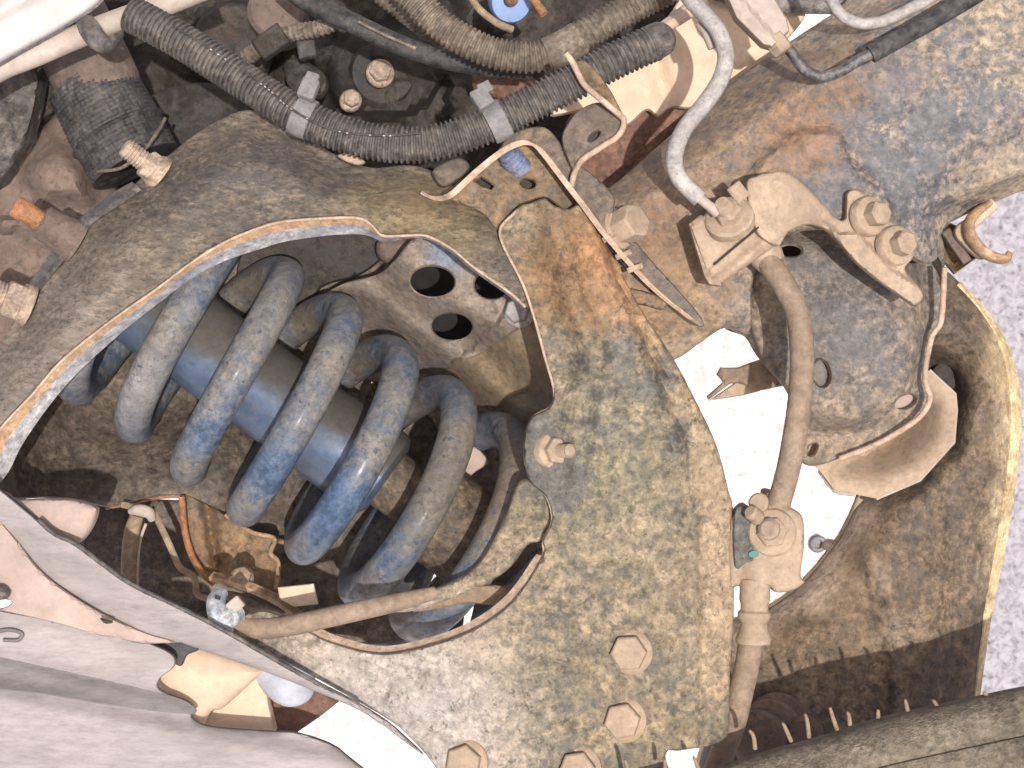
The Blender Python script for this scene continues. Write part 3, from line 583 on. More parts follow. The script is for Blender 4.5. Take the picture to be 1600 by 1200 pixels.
def tower_extras():
    t = thing('open_bracket', 'small dusty bracket sticking into the bright gap left of the brake hose', 'bracket', (1170, 590, -50))
    relief('bracket_plate', [(1120, 585), (1126, 574), (1153, 574), (1192, 560), (1228, 566), (1250, 580), (1240, 600), (1184, 611), (1157, 598), (1140, 600), (1107, 625), (1105, 619), (1130, 597)], lambda X, Y, D: -48-.10*(1230-X)+1*fbm(X, Y, 20), [M['dustdk'], M['dustdk']], t, 3, 6, smooth=False, rnd=(5, 1.2))
    relief('folded_flange', [(1108, 626), (1150, 597), (1184, 604), (1188, 611), (1157, 619)], lambda X, Y, D: -58+0*X, M['dust'], t, 2, 6, smooth=False, rnd=(4, 1))
    t = thing('cup_washer', 'faceted tan sheet metal cup below the spring tower', 'cup', (1400, 690, -60))
    oc = [(1250, 700), (1280, 735), (1303, 766), (1369, 779), (1437, 750), (1490, 691), (1494, 640), (1492, 616), (1452, 579), (1400, 590), (1300, 640)]
    def hf(X, Y, D): return -44-24*sm(10, 95, sdf(X, Y, [(1270, 735), (1303, 766), (1369, 779), (1437, 750), (1490, 691), (1494, 616), (1430, 560), (1330, 600)]))-.03*(1494-X)
    relief('cup_skin', oc, hf, [M['dust'], M['edge']], t, 1.6, 7, smooth=False, rnd=(2, .3))
    rim('cup_lip', [(1280, 735, -55), (1303, 766, -54), (1336, 773, -53)], .9, M['tube'], t, 3)
    rim('cup_lip', [(1369, 779, -52), (1437, 750, -49), (1490, 691, -47), (1494, 640, -47), (1492, 616, -47), (1452, 579, -48)], .8, M['tube'], t, 1)
    t = thing('hooked_bracket', 'rust tan hooked bracket on the rail edge over the asphalt', 'bracket', (1510, 370, -30))
    relief('bracket_pocket', [(1462, 358), (1485, 348), (1500, 355), (1528, 402), (1492, 428), (1476, 410)], lambda X, Y, D: -42-8*sm(0, 12, D), M['rustpl'], t, 3, 5, smooth=False, rnd=(3, 1))
    box('pocket_rib', (1493, 385, -38), (4, 16, 5), M['brown'], t, rot=35)
    sweep('hook', [(1546, 318, -34), (1528, 330, -30), (1515, 347, -28), (1516, 368, -27), (1535, 392, -27), (1556, 403, -27), (1572, 404, -28), (1578, 394, -28)], [1.6, 2.4, 2.6, 2.6, 2.5, 2.4, 2.3, 1.6], M['edge'], t, 14, flat=(.8, 1.3))
    relief('hook_plate', [(1496, 352), (1520, 340), (1516, 372), (1540, 398), (1528, 404), (1494, 372)], lambda X, Y, D: -31+0*X, M['dust'], t, 2, 5)
    lathe('threaded_stub', (1552, 318, -36), (-.6, -.5, .1), [(2.4, 0)]+thread(3, 0, 14, 1.3), M['cream'], t, 14)
tower_extras()

# ================================================================== rounded arm on the right
def right_arm():
    t = thing('rounded_suspension_arm', 'brown rounded suspension arm with a yellow edge at the far right', 'suspension arm', (1450, 850, -80))
    outl = [(1440, 400), (1475, 420), (1500, 442), (1535, 478), (1570, 530), (1587, 590), (1592, 660), (1586, 740), (1570, 840), (1545, 965), (1528, 1090), (1515, 1240), (1120, 1240), (1120, 1100), (1120, 975), (1145, 971), (1200, 952), (1256, 911), (1306, 852), (1328, 815), (1344, 777), (1350, 740), (1330, 700), (1300, 640), (1360, 500)]
    oc = cr(outl, 5, True)
    ridge = [(1352, 870), (1366, 930), (1384, 985), (1396, 1030), (1400, 1100)]
    def hf(X, Y, D):
        h = -78+20*(1-(1-np.clip(D/95, 0, 1))**2)
        h = h+3.8*np.exp(-(sdf(X, Y, ridge, False)/9)**2)
        h = h-24*sm(-30, 30, sdf(X, Y, [(1240, 690), (1303, 766), (1369, 779), (1437, 750), (1490, 691), (1494, 616), (1452, 560), (1300, 600)]))
        h = h-4*np.exp(-((X-1490)/22)**2)*sm(560, 700, Y)
        return h+2*fbm(X, Y, 80, 3)+.7*fbm(X, Y, 24, 6)
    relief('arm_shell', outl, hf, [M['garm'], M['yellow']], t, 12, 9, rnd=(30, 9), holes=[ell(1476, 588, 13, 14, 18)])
    relief('hole_backing', ell(1478, 588, 24, 24, 18), lambda X, Y, D: -85+0*X, M['engine'], t, 2, 6)
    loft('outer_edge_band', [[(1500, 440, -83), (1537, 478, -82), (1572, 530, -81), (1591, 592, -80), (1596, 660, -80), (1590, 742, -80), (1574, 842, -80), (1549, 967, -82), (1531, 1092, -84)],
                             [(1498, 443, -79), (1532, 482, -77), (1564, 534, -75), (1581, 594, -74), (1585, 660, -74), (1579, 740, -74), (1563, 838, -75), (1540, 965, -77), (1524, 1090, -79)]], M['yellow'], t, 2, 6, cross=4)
    rim('inner_lip', [(1120, 980, -88), (1145, 974, -88), (1200, 954, -88), (1256, 913, -88), (1306, 854, -88), (1328, 817, -88), (1344, 779, -88)], 1.6, M['dust'], t)
right_arm()
def lower_joint():
    t = thing('ball_joint_boot', 'dark ringed ball joint boot in the shade behind the tyre', 'boot', (1200, 1140, -40))
    lathe('ringed_boot', (1215, 1140, -44), (-.55, -.1, .8), [(10, -6), (15, -3), (15, 0), (12, 2), (14, 4), (14, 7), (10, 9), (10, 14), (12, 15), (12, 19), (8, 21)], M['brown'], t, 30)
    lathe('boot_cap', (1255, 1150, -30), (-.2, .1, 1), [(8, -8), (8, 0), (6, 3), (2, 3)], M['brown'], t, 20)
lower_joint()

# ================================================================== left arc of the control arm
A_IN = [(-60, 770), (-20, 705), (0, 668), (52, 612), (98, 560), (175, 498), (245, 449), (298, 409), (350, 377), (400, 356), (440, 345), (510, 339), (559, 339), (580, 350), (597, 366), (636, 366), (667, 367), (706, 388), (741, 417), (795, 455), (820, 478)]
A_LOW = [(-40, 800), (10, 742), (34, 696), (74, 638), (118, 586), (190, 520), (258, 466), (308, 430), (356, 406), (410, 388), (448, 377), (512, 368), (558, 366), (580, 370), (600, 378), (636, 373), (667, 374), (704, 394), (737, 422), (790, 459), (816, 481)]
def arc():
    t = thing('upper_control_arm', 'large dusty black arched control arm wrapping over the coil spring', 'control arm', (350, 330, 0))
    outl = A_IN+[(850, 470), (850, 350), (790, 305), (740, 285), (690, 272), (640, 258), (580, 262), (527, 243), (470, 208), (430, 190), (385, 172), (320, 200), (262, 244), (220, 279), (196, 304), (140, 350), (98, 412), (84, 426), (21, 507), (0, 535), (-60, 612)]
    outer = cr([(850, 350), (790, 305), (740, 285), (690, 272), (640, 258), (580, 262), (527, 243), (470, 208), (430, 190), (385, 172), (320, 200), (262, 244), (220, 279), (196, 304), (140, 350), (98, 412), (84, 426), (21, 507), (0, 535), (-60, 612)], 4)
    def hf(X, Y, D):
        do = sdf(X, Y, outer, False)
        h = 6-26*(1-sm(0, 95, do))**1.6
        h = h-3*np.exp(-(sdf(X, Y, A_IN, False)/26)**2)
        return h+1.6*fbm(X, Y, 90, 4)+.4*fbm(X, Y, 24, 8)
    relief('arched_shell', outl, hf, [M['arc'], M['edge']], t, 5, 8, rnd=(5, 1.2))
    off = lambda L, h, k=0: [(x, y, h) for x, y in L]
    mid = [((a[0]*.55+b[0]*.45), (a[1]*.55+b[1]*.45)) for a, b in zip(A_IN, A_LOW)]
    loft('rolled_rim', [off(A_IN, 2.0), off(mid, -.5)], M['edge'], t, 2, 6, cross=3)
    loft('rim_underside', [off(mid, -.6), off(A_LOW, -7)], M['edgel'], t, 1.6, 6, cross=2)
    rim('lip_bead', [(x+1, y+2, 2.0) for x, y in A_IN], .6, M['pinkedge'], t)
    # flange strip along the outer side, the three fixings
    loft('outer_flange', [[(215, 290, -14), (175, 318, -14), (140, 342, -15), (105, 385, -16), (70, 430, -17), (35, 475, -18)],
                          [(206, 284, -20), (165, 308, -20), (128, 338, -20), (90, 380, -22), (58, 425, -22), (25, 470, -22)]], M['conduit'], t, 2.5, 6)
    relief('weld_scar', [(527, 243), (545, 240), (570, 252), (560, 258), (540, 252)], lambda X, Y, D: 1.2+0*X, M['dust'], t, 1.5, 4, rnd=(4, 1))
    bolt(t, (246, 268, -18), (-.72, .55, .35), 6.2, 5, 7, 1.5, M['nutdk'], stud=(4.2, 10), rot=20)
    bolt(t, (40, 476, -18), (-.85, .35, .35), 8, 7, 8.6, 2, M['nutdk'], stud=(5.5, 12), rot=10)
    s = lathe('bushing_sleeve', (108, 372, -20), (-.78, .48, .3), [(9, -4), (8, 2), (7.2, 8), (7.2, 12), (6, 13)], M['brown'], t, 24)
    lathe('rusted_stud', (108, 372, -20), (-.78, .48, .3), [(4, 8), (4.2, 14), (4.4, 24), (3.6, 25)], M['rust'], s, 16)
arc()

# ---- deep wall behind the spring
def inner_wall():
    t = thing('spring_pocket', 'dark brown curved pocket wall behind the coil spring', 'spring pocket', (260, 700, -110))
    def hf(X, Y, D):
        e = sdf(X, Y, [(-80, 735), (30, 735), (90, 770), (165, 790)], False)
        h = -128+112*np.exp(-np.clip(X+30, 0, 999)/62.)
        h = h+38*sm(560, 800, Y+.18*(X-200))*sm(520, 300, X)
        h = h-14*np.exp(-(((X-250)/120)**2+((Y-640)/60)**2))
        return h+5*fbm(X, Y, 90, 6)+1.2*fbm(X, Y, 26, 3)
    relief('pocket_wall', [(-80, 700), (0, 680), (30, 670), (100, 560), (200, 450), (330, 350), (450, 320), (600, 335), (612, 400), (600, 470), (560, 540), (600, 640), (640, 720), (620, 800), (520, 860), (445, 845), (406, 839), (368, 818), (326, 791), (287, 775), (245, 776), (199, 786), (165, 792), (115, 781), (69, 778), (23, 779), (0, 768), (-80, 745)],
           hf, [M['inner'], M['edge']], t, 4, 10, rnd=(6, 2))
    rim('rusty_lower_edge', [(165, 793, -95), (199, 787, -95), (245, 777, -95), (287, 776, -96), (326, 792, -98), (368, 819, -100), (406, 840, -102), (450, 848, -104)], 1.0, M['rust'], t)
    relief('dark_top_plate', [(370, 420), (400, 370), (500, 340), (610, 360), (598, 400), (560, 430), (500, 450), (478, 500), (430, 500), (380, 480)], lambda X, Y, D: -112+3*fbm(X, Y, 50, 4)-.05*(Y-400), M['engine'], t, 4, 9)
    relief('round_boss', [(590, 378), (620, 370), (655, 372), (640, 392), (620, 412), (604, 412), (590, 400)], lambda X, Y, D: -95+4*np.sqrt(np.clip(D/14, 0, 1)), M['brown'], t, 6, 6)
inner_wall()
def hub_bracket():
    t = thing('perforated_bracket', 'grey brown bracket plate with three round holes right of the spring', 'bracket', (700, 520, -90))
    outl = [(482, 490), (500, 465), (540, 442), (592, 428), (618, 405), (648, 372), (700, 360), (780, 400), (850, 450), (880, 560), (890, 700), (880, 820), (800, 840), (735, 800), (700, 700), (640, 620), (560, 590), (500, 560)]
    def hf(X, Y, D=0):
        far = sdf(X, Y, [(470, 455), (565, 450), (655, 518), (740, 575), (815, 650), (860, 800), (840, 900), (480, 860), (380, 500)])
        s = sdf(X, Y, [(672, 595), (722, 558), (800, 480), (880, 480), (900, 640), (760, 640), (700, 610)])
        h = -60+4.5*sm(-3, 3, s)-30*sm(-85, -10, far)-40*sm(-12, 60, far)
        return h+2*fbm(X, Y, 80, 7)-6*sm(560, 480, X)
    relief('bracket_plate', outl, hf, [M['hub'], M['edge']], t, 5, 8, rnd=(6, 1.5), holes=[ell(675.5, 439.5, 35, 24, 30, 4), ell(706, 510, 32, 21, 30, 4), ell(768, 445, 27, 22, 30, 4)])
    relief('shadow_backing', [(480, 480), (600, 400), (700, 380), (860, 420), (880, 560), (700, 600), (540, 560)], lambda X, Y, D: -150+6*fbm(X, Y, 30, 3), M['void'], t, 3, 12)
    bolt(t, (812, 488, -56), (-.25, .1, 1), 5.2, 5, 6.8, 2, M['pipe'], rot=12)
    relief('tan_strap', [(664, 600), (690, 578), (714, 558), (728, 560), (762, 545), (830, 500), (872, 500), (880, 590), (800, 620), (745, 636), (715, 620), (690, 612)], lambda X, Y, D: hf(X, Y)+1.4+.6*fbm(X, Y, 20), M['straptan'], t, 2.5, 7, rnd=(5, 1))
    relief('bright_gusset', [(718, 696), (745, 700), (762, 722), (742, 738), (722, 754), (712, 730)], lambda X, Y, D: -84+0*X, M['linerp'], t, 3, 7, rnd=(4, 1))
hub_bracket()

# ================================================================== spring and damper
AX = (373, 580); PIT = (86.5, 62.5); AXH = -66.0
def axis_pt(s, h=AXH): return P(AX[0]+PIT[0]*s, AX[1]+PIT[1]*s, h)
def spring():
    t = thing('coil_spring', 'dusty blue grey coil spring filling the arm opening', 'coil spring', (430, 640, -66))
    u = (axis_pt(1)-axis_pt(0)); pitch = u.length; u.normalize(); perp = Vector((-u.y, u.x, 0)).normalized()
    if perp.y < 0: perp = -perp
    z = Vector((0, 0, 1)); RR = .0448; pts = []; rad = []
    T0, T1 = -2.45, 4.55; n = int((T1-T0)*40)
    for i in range(n+1):
        tt = T0+(T1-T0)*i/n; ph = 2*math.pi*tt+math.pi/2
        rr = RR*(1+.02*math.sin(tt*2.1))-(0.004*max(0, tt-3.7)); s_ = tt if tt < 3.8 else 3.8+(tt-3.8)*.75
        c = axis_pt(0)+u*pitch*s_
        lean = (.0050+.0024*tt)*math.sin(ph)+.010*min(0, math.sin(ph))*max(0, min(1, 1.1-tt*.33))
        pts.append(tuple(c+perp*math.cos(ph)*rr+z*math.sin(ph)*rr+u*lean)); rad.append(7.8)
    sweep('spring_wire', pts, rad, M['spring'], t, 22, 1, world=True)
spring()
def damper():
    t = thing('damper', 'blue painted damper tube running through the coil spring', 'damper', (430, 640, -66))
    u = (axis_pt(1)-axis_pt(0)); pitch = u.length*1000; a = tuple(u.normalized())
    lathe('damper_body', (AX[0], AX[1], AXH), a, [(19.5, -pitch*2.25), (19.5, pitch*1.5), (20.2, pitch*1.6), (20.2, pitch*2.5), (19.4, pitch*2.62), (15.5, pitch*2.70)], M['damper'], t, 48)
    lathe('damper_collar', (AX[0], AX[1], AXH), a, [(19, -pitch*1.02), (20.1, -pitch*1.0), (20.1, -pitch*.9), (19, -pitch*.88)], M['damper'], t, 48)
    lathe('lower_stem', (AX[0], AX[1], AXH), a, [(13, pitch*2.6), (13, pitch*3.2), (19, pitch*3.25), (21, pitch*3.4), (21, pitch*4.3), (16, pitch*4.4)], M['garm'], t, 40)
damper()
def under_spring():
    t = thing('lower_bracket', 'dark steel plate low behind the spring with small gaps of daylight', 'bracket', (600, 900, -130))
    holes = [np.array([(549, 941), (551, 923), (580, 905), (612, 895), (607, 927)]), np.array([(655, 913), (668, 874), (690, 890), (672, 911)]), np.array([(722, 986), (729, 940), (740, 948), (732, 983)])]
    relief('back_plate', [(110, 790), (170, 780), (440, 770), (540, 640), (640, 560), (760, 560), (900, 600), (900, 860), (820, 960), (740, 1000), (640, 1035), (520, 1030), (470, 985), (380, 1010), (300, 960), (220, 930), (150, 880), (110, 850)],
           lambda X, Y, D: -138+7*fbm(X, Y, 60, 2)-.02*(X-400), M['inner'], t, 4, 9, holes=holes)
    relief('grey_curve_plate', [(330, 990), (420, 960), (470, 985), (560, 1005), (700, 985), (760, 945), (840, 860), (852, 870), (810, 960), (740, 1010), (640, 1045), (520, 1035), (400, 1030)], lambda X, Y, D: -76+3*fbm(X, Y, 40, 4), M['greyplate'], t, 3, 8,
           holes=[np.array([(720, 990), (728, 938), (741, 946), (734, 986)])])
    relief('cream_tab', [(434, 918), (490, 912), (497, 944), (460, 948), (437, 936)], lambda X, Y, D: -34+0*X, M['cream'], t, 2, 6, smooth=False, rnd=(3, .5))
    t = thing('rusty_bracket', 'orange rusted bracket below the spring pocket', 'bracket', (360, 850, -85))
    def hf(X, Y, D): return -88+4*fbm(X, Y, 30, 5)-8*np.exp(-((X-325-(Y-800)*.15)/9)**2)
    relief('bracket_web', [(284, 776), (300, 776), (352, 804), (392, 830), (434, 842), (423, 864), (436, 878), (431, 930), (392, 917), (350, 905), (326, 897), (308, 880), (292, 845)], hf, [M['rustpl'], M['rust']], t, 4, 6, rnd=(5, 1.5))
    rim('rusty_fold', [(284, 776, -82), (286, 800, -82), (290, 835, -82), (300, 868, -81), (316, 895, -80), (334, 912, -78)], 1.5, M['rust'], t)
    rim('folded_edge', [(352, 804, -82), (392, 831, -82), (428, 841, -83), (423, 864, -83), (435, 880, -84), (431, 920, -84)], 1.0, M['edge'], t)
    t = thing('clip_rod', 'upright dusty rod held by a pale clip at the lower left', 'rod', (205, 850, -85))
    sweep('rod', [(214, 806, -82), (206, 832, -82), (202, 865, -82), (200, 930, -84)], [3, 3.4, 3.4, 3.4], M['dustdk'], t, 18)
    sweep('clip', [(203, 799, -78), (216, 797, -76), (232, 801, -76), (238, 812, -78)], [1.4, 2.6, 2.6, 1.6], M['tube'], t, 12)
    rim('rod_edge', [(228, 818, -84), (219, 845, -84), (215, 880, -84), (214, 925, -84)], .7, M['tube'], t)
    t = thing('bent_strip', 'thin bent tan metal strip hanging beside the upright rod', 'strip', (270, 870, -80))
    sweep('strip', [(190, 788, -80), (222, 796, -80), (240, 802, -80), (250, 820, -80), (265, 852, -80), (281, 886, -80), (300, 898, -80), (306, 912, -80), (308, 928, -80), (326, 936, -80)], 1.3, M['dustdk'], t, 10, flat=(1.1, .7))
    t = thing('bracket_rail', 'narrow rusty plate edge leading from the clamp under the hose', 'plate', (400, 925, -45))
    loft('plate_edge', [[(326, 902, -46), (350, 905, -45), (390, 919, -44), (430, 938, -43), (462, 962, -42), (500, 990, -40)], [(334, 893, -48), (358, 899, -48), (396, 911, -47), (438, 930, -46), (472, 955, -44), (510, 984, -42)]], M['edge'], t, 2.5)
    bolt(t, (378, 903, -52), (.1, .35, 1), 4.2, 4, 5, 1, M['dustdk'], rot=15)
    relief('blue_underside', [(352, 925), (400, 935), (445, 955), (462, 970), (440, 972), (395, 968), (370, 960)], lambda X, Y, D: -62+0*X, M['tower'], t, 2, 7)
under_spring()

# ================================================================== right plate of the control arm
B_HOLE = [(848, 868), (800, 940), (735, 986), (655, 1013), (590, 1021), (520, 1004), (478, 984), (440, 965)]
def arm_plate():
    t = thing('lower_arm_plate', 'tall mottled grey arm plate with hexagon bolts in the centre', 'control arm', (950, 800, 0))
    outl = [(806, 326), (830, 316), (850, 310), (868, 322), (890, 326), (906, 320), (930, 352), (958, 400), (1000, 480), (1052, 560), (1085, 622), (1119, 694), (1138, 765), (1146, 802), (1147, 915), (1145, 1000), (1140, 1060), (1139, 1134), (1128, 1160), (1105, 1167), (1060, 1173), (1040, 1180), (1030, 1260),
            (720, 1260), (680, 1198), (640, 1152), (600, 1120), (480, 1052), (366, 988), (400, 955), (440, 962), (478, 984), (520, 1004), (590, 1021), (655, 1013), (735, 986), (800, 940), (848, 868), (848, 845), (862, 812), (852, 775), (826, 750), (818, 700), (828, 655), (858, 636), (864, 612), (850, 558), (832, 492), (814, 440), (779, 366)]
    cy = [300, 340, 420, 520, 600, 700, 800, 900, 1200]; cx = [925, 930, 955, 1000, 1032, 1070, 1085, 1093, 1090]
    ry = [300, 340, 480, 550, 640, 760, 900]; rx = [860, 862, 892, 925, 905, 905, 905]
    def hf(X, Y, D):
        o = X-np.interp(Y, cy, cx); h = 9-3.2*sm(-5, 7, o)-6*sm(0, 75, o)
        h = h-3.5*np.exp(-((o-4)/9)**2)*sm(700, 560, Y)
        h = h+1.6*np.exp(-((o+16)/8)**2)*sm(560, 640, Y)*sm(1120, 1000, Y)
        h = h+5.5*np.exp(-((X-np.interp(Y, ry, rx))/24)**2)*sm(860, 600, Y)
        h = h-3*sm(900, 860, X-np.interp(Y, ry, rx)+880)*sm(640, 560, Y)
        h = h-9*sm(740, 420, X)*sm(900, 1000, Y)
        return h+1.0*fbm(X, Y, 90, 5)+.4*fbm(X, Y, 22, 2)
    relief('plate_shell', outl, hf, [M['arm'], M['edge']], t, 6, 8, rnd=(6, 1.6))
    rim('opening_edge', [(806, 330, 7), (781, 366, 7), (816, 442, 7), (834, 494, 7), (852, 560, 7), (866, 612, 7), (860, 636, 7), (831, 655, 7), (820, 700, 7), (828, 748, 7), (853, 774, 7), (863, 812, 7), (849, 846, 6), (846, 872, 4), (798, 942, 3), (735, 988, 1), (655, 1015, -1), (590, 1023, -3), (520, 1006, -5), (478, 986, -6)], .55, M['pinkedge'], t)
    off = lambda L, h: [(x, y, h) for x, y in L]
    low = [(838, 866), (790, 931), (727, 975), (652, 1001), (591, 1009), (526, 993), (487, 974), (448, 954)]
    eh = lambda L, k: [(x, y, float(np.interp(x, [440, 740, 850], [-3, 4.5, 5.5]))-k) for x, y in L]
    loft('opening_wall', [eh(B_HOLE, 0), eh(low, 2.6)], M['pinkedge'], t, 1.5, 6, cross=2)
    for (x, y, rt) in ((985, 1019, 4), (975, 1125, 12), (728, 1190, 20), (905, 1200, 8)):
        b = bolt(t, (x, y, 8), (-.24, .05, 1), 7.2, 4.6, 8.8, 1.6, M['dust'], rot=rt, dome=.88)
    n = bolt(t, (861, 704, 6), (.55, .02, .83), 5.4, 3.6, 7.4, 2.4, M['dust'], stud=(2.7, 8), rot=14)
    relief('bare_patch', [(832, 668), (850, 655), (868, 662), (850, 680), (838, 700), (846, 730), (868, 748), (900, 742), (912, 722), (914, 760), (880, 768), (850, 760), (832, 730), (826, 700)], lambda X, Y, D: 7.6+0*X, M['green'], t, .8, 5, rnd=(2, .3))
    # the web that narrows into the hose
    def hw(X, Y, D): return -4+.045*(X-760)+1*fbm(X, Y, 30)
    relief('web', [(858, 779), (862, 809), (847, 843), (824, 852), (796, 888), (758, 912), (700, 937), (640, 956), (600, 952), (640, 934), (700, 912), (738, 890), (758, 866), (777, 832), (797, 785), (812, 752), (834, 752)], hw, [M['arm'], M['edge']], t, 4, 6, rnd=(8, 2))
    relief('web_tongue', [(750, 915), (795, 920), (778, 944), (730, 942), (690, 950), (645, 955), (690, 930)], lambda X, Y, D: -16+0*X, M['dustdk'], t, 3, 6, rnd=(5, 1))
arm_plate()
def lower_hose():
    t = thing('dusty_lower_hose', 'dusty hose crossing the bottom of the spring opening', 'hose', (480, 970, 0))
    sweep('hose', [(352, 962, -2), (375, 976, 0), (415, 982, 2), (465, 975, 3), (520, 963, 3), (570, 952, 2), (620, 941, 0), (680, 926, -4)], [3.8, 4.1, 4.1, 4.1, 4, 3.9, 3.6, 2.6], M['hose'], t, 24)
    t = thing('silver_hose_clamp', 'silver clamp gripping the left end of the dusty lower hose', 'clamp', (350, 955, 0))
    sweep('band', [(345, 925, -6), (338, 940, 0), (342, 962, 4), (354, 977, 3), (364, 978, 0)], [3, 3.8, 4.4, 4.4, 2.6], M['silver'], t, 14, flat=(1, .7))
    lathe('clamp_cap', (362, 962, 4), (-.5, -.2, .8), [(4.2, -3), (4.2, 1), (3.2, 2.4)], M['silver'], t, 16)
    box('clamp_ear', (368, 945, 5), (6, 5, 4), M['tube'], t, rot=40)
    box('clamp_slot', (340, 934, 3.6), (2.2, 1.2, 1), M['groove'], t, rot=-20, bevel=.2)
lower_hose()

# ================================================================== bracket with the upright rusty rib
def rib_bracket():
    t = thing('ribbed_bracket', 'rusty bracket with a curled upright rib at the top of the arm plate', 'bracket', (850, 290, 5))
    relief('face_plate', [(690, 306), (722, 282), (752, 258), (790, 236), (820, 224), (845, 232), (872, 262), (898, 300), (905, 322), (885, 330), (868, 318), (850, 308), (828, 314), (805, 326), (783, 362), (755, 335), (720, 318)],
           lambda X, Y, D: -1-4*sm(860, 900, X)+1.2*fbm(X, Y, 30, 3), [M['rustpl'], M['edge']], t, 3, 6, rnd=(4, 1), holes=[ell(825, 287, 12, 7.5, 16, 8), np.array([(741, 282), (752, 277), (772, 290), (768, 296), (752, 291)])])
    relief('side_ear', [(676, 268), (700, 252), (722, 248), (734, 262), (712, 284), (690, 292)], lambda X, Y, D: -6+1*fbm(X, Y, 20), M['darkrust'], t, 2, 6)
    relief('dark_backing', [(735, 270), (775, 268), (845, 270), (850, 300), (800, 310), (745, 305)], lambda X, Y, D: -14+0*X, M['engine'], t, 2, 8)
    relief('outer_flange', [(770, 246), (782, 230), (797, 212), (825, 200), (853, 200), (874, 222), (893, 258), (912, 262), (958, 304), (962, 335), (1005, 392), (1055, 448), (1097, 498), (1090, 510), (1040, 472), (975, 404), (912, 324), (888, 290), (853, 245), (835, 229), (818, 226), (795, 234)],
           lambda X, Y, D: 6-.02*np.clip(X-900, 0, 300)+1*fbm(X, Y, 30, 3), [M['darkrust'], M['edge']], t, 3, 6, rnd=(4, 1))
    ribp = [(662, 303), (674, 309), (690, 310), (708, 302), (744, 269), (783, 238), (806, 226), (822, 223), (838, 229), (854, 246), (888, 291), (912, 322), (940, 360), (975, 402), (1010, 440), (1042, 469), (1090, 506)]
    hs = [3.5, 5, 8, 14, 15, 15, 15, 15, 15, 15, 14, 13, 11, 9, 7, 5, 3]
    loft('upright_rib', [[(x-3.6, y-3.8, 3) for x, y in ribp], [(x-3.2, y-3.8, h) for (x, y), h in zip(ribp, hs)], [(x+3, y+3.6, h) for (x, y), h in zip(ribp, hs)], [(x+3, y+3.6, 0) for x, y in ribp]], M['pinkedge'], t, 1, 6)
    lathe('blue_threaded_stub', (808, 256, 0), (-.55, .45, .62), [(4.4, -3)]+thread(4.6, 0, 7.5, 1.9, .9), M['bluebit'], t, 20)
    relief('seam_fold', [(928, 338), (948, 365), (985, 412), (1030, 455), (1062, 480), (1022, 456), (975, 415), (940, 375), (918, 345)], lambda X, Y, D: 3+0*X, M['engine'], t, 1.2, 5, smooth=False, rnd=(2, .3))
    for (x, y, r_) in ((945, 376, -40), (966, 404, -48), (984, 425, -50)): box('clip_tab', (x+8, y-6, 7.5), (6.5, 2.2, 2.5), M['dustdk'], t, rot=r_+70, bevel=.3)
    # curled arm above
    relief('curled_tab', [(878, 216), (888, 192), (905, 172), (938, 160), (968, 180), (975, 192), (966, 211), (938, 230), (910, 249), (898, 268), (886, 246)], lambda X, Y, D: 12+.05*(X-900), [M['darkrust'], M['edge']], t, 2.5, 6, rnd=(4, 1), holes=[ell(928, 213, 12, 5, 14, -40)])
    relief('slot_backing', ell(928, 213, 18, 12, 14, -40), lambda X, Y, D: 8+0*X, M['black'], t, 1, 6)
    relief('curled_wedge', [(888, 88), (898, 95), (918, 98), (948, 132), (972, 176), (976, 192), (950, 168), (914, 132), (900, 112)], lambda X, Y, D: 34-.16*np.clip(Y-90, 0, 100), [M['rustpl'], M['edge']], t, 2.5, 6, rnd=(3, 1))
    rim('curled_edge', [(884, 84, 35), (895, 98, 35), (913, 132, 31), (940, 156, 25), (966, 178, 20), (975, 190, 18), (966, 212, 17), (938, 231, 16), (910, 250, 15), (898, 270, 12), (893, 290, 10)], 1.2, M['pinkedge'], t)
    b = bolt(t, (968, 358, 2), (.66, .30, .68), 7.4, 8.5, 8.4, 1.5, M['dust'], rot=28, dome=.93)
    tag(b, 'large tan bolt head tilted to the right', None)
rib_bracket()

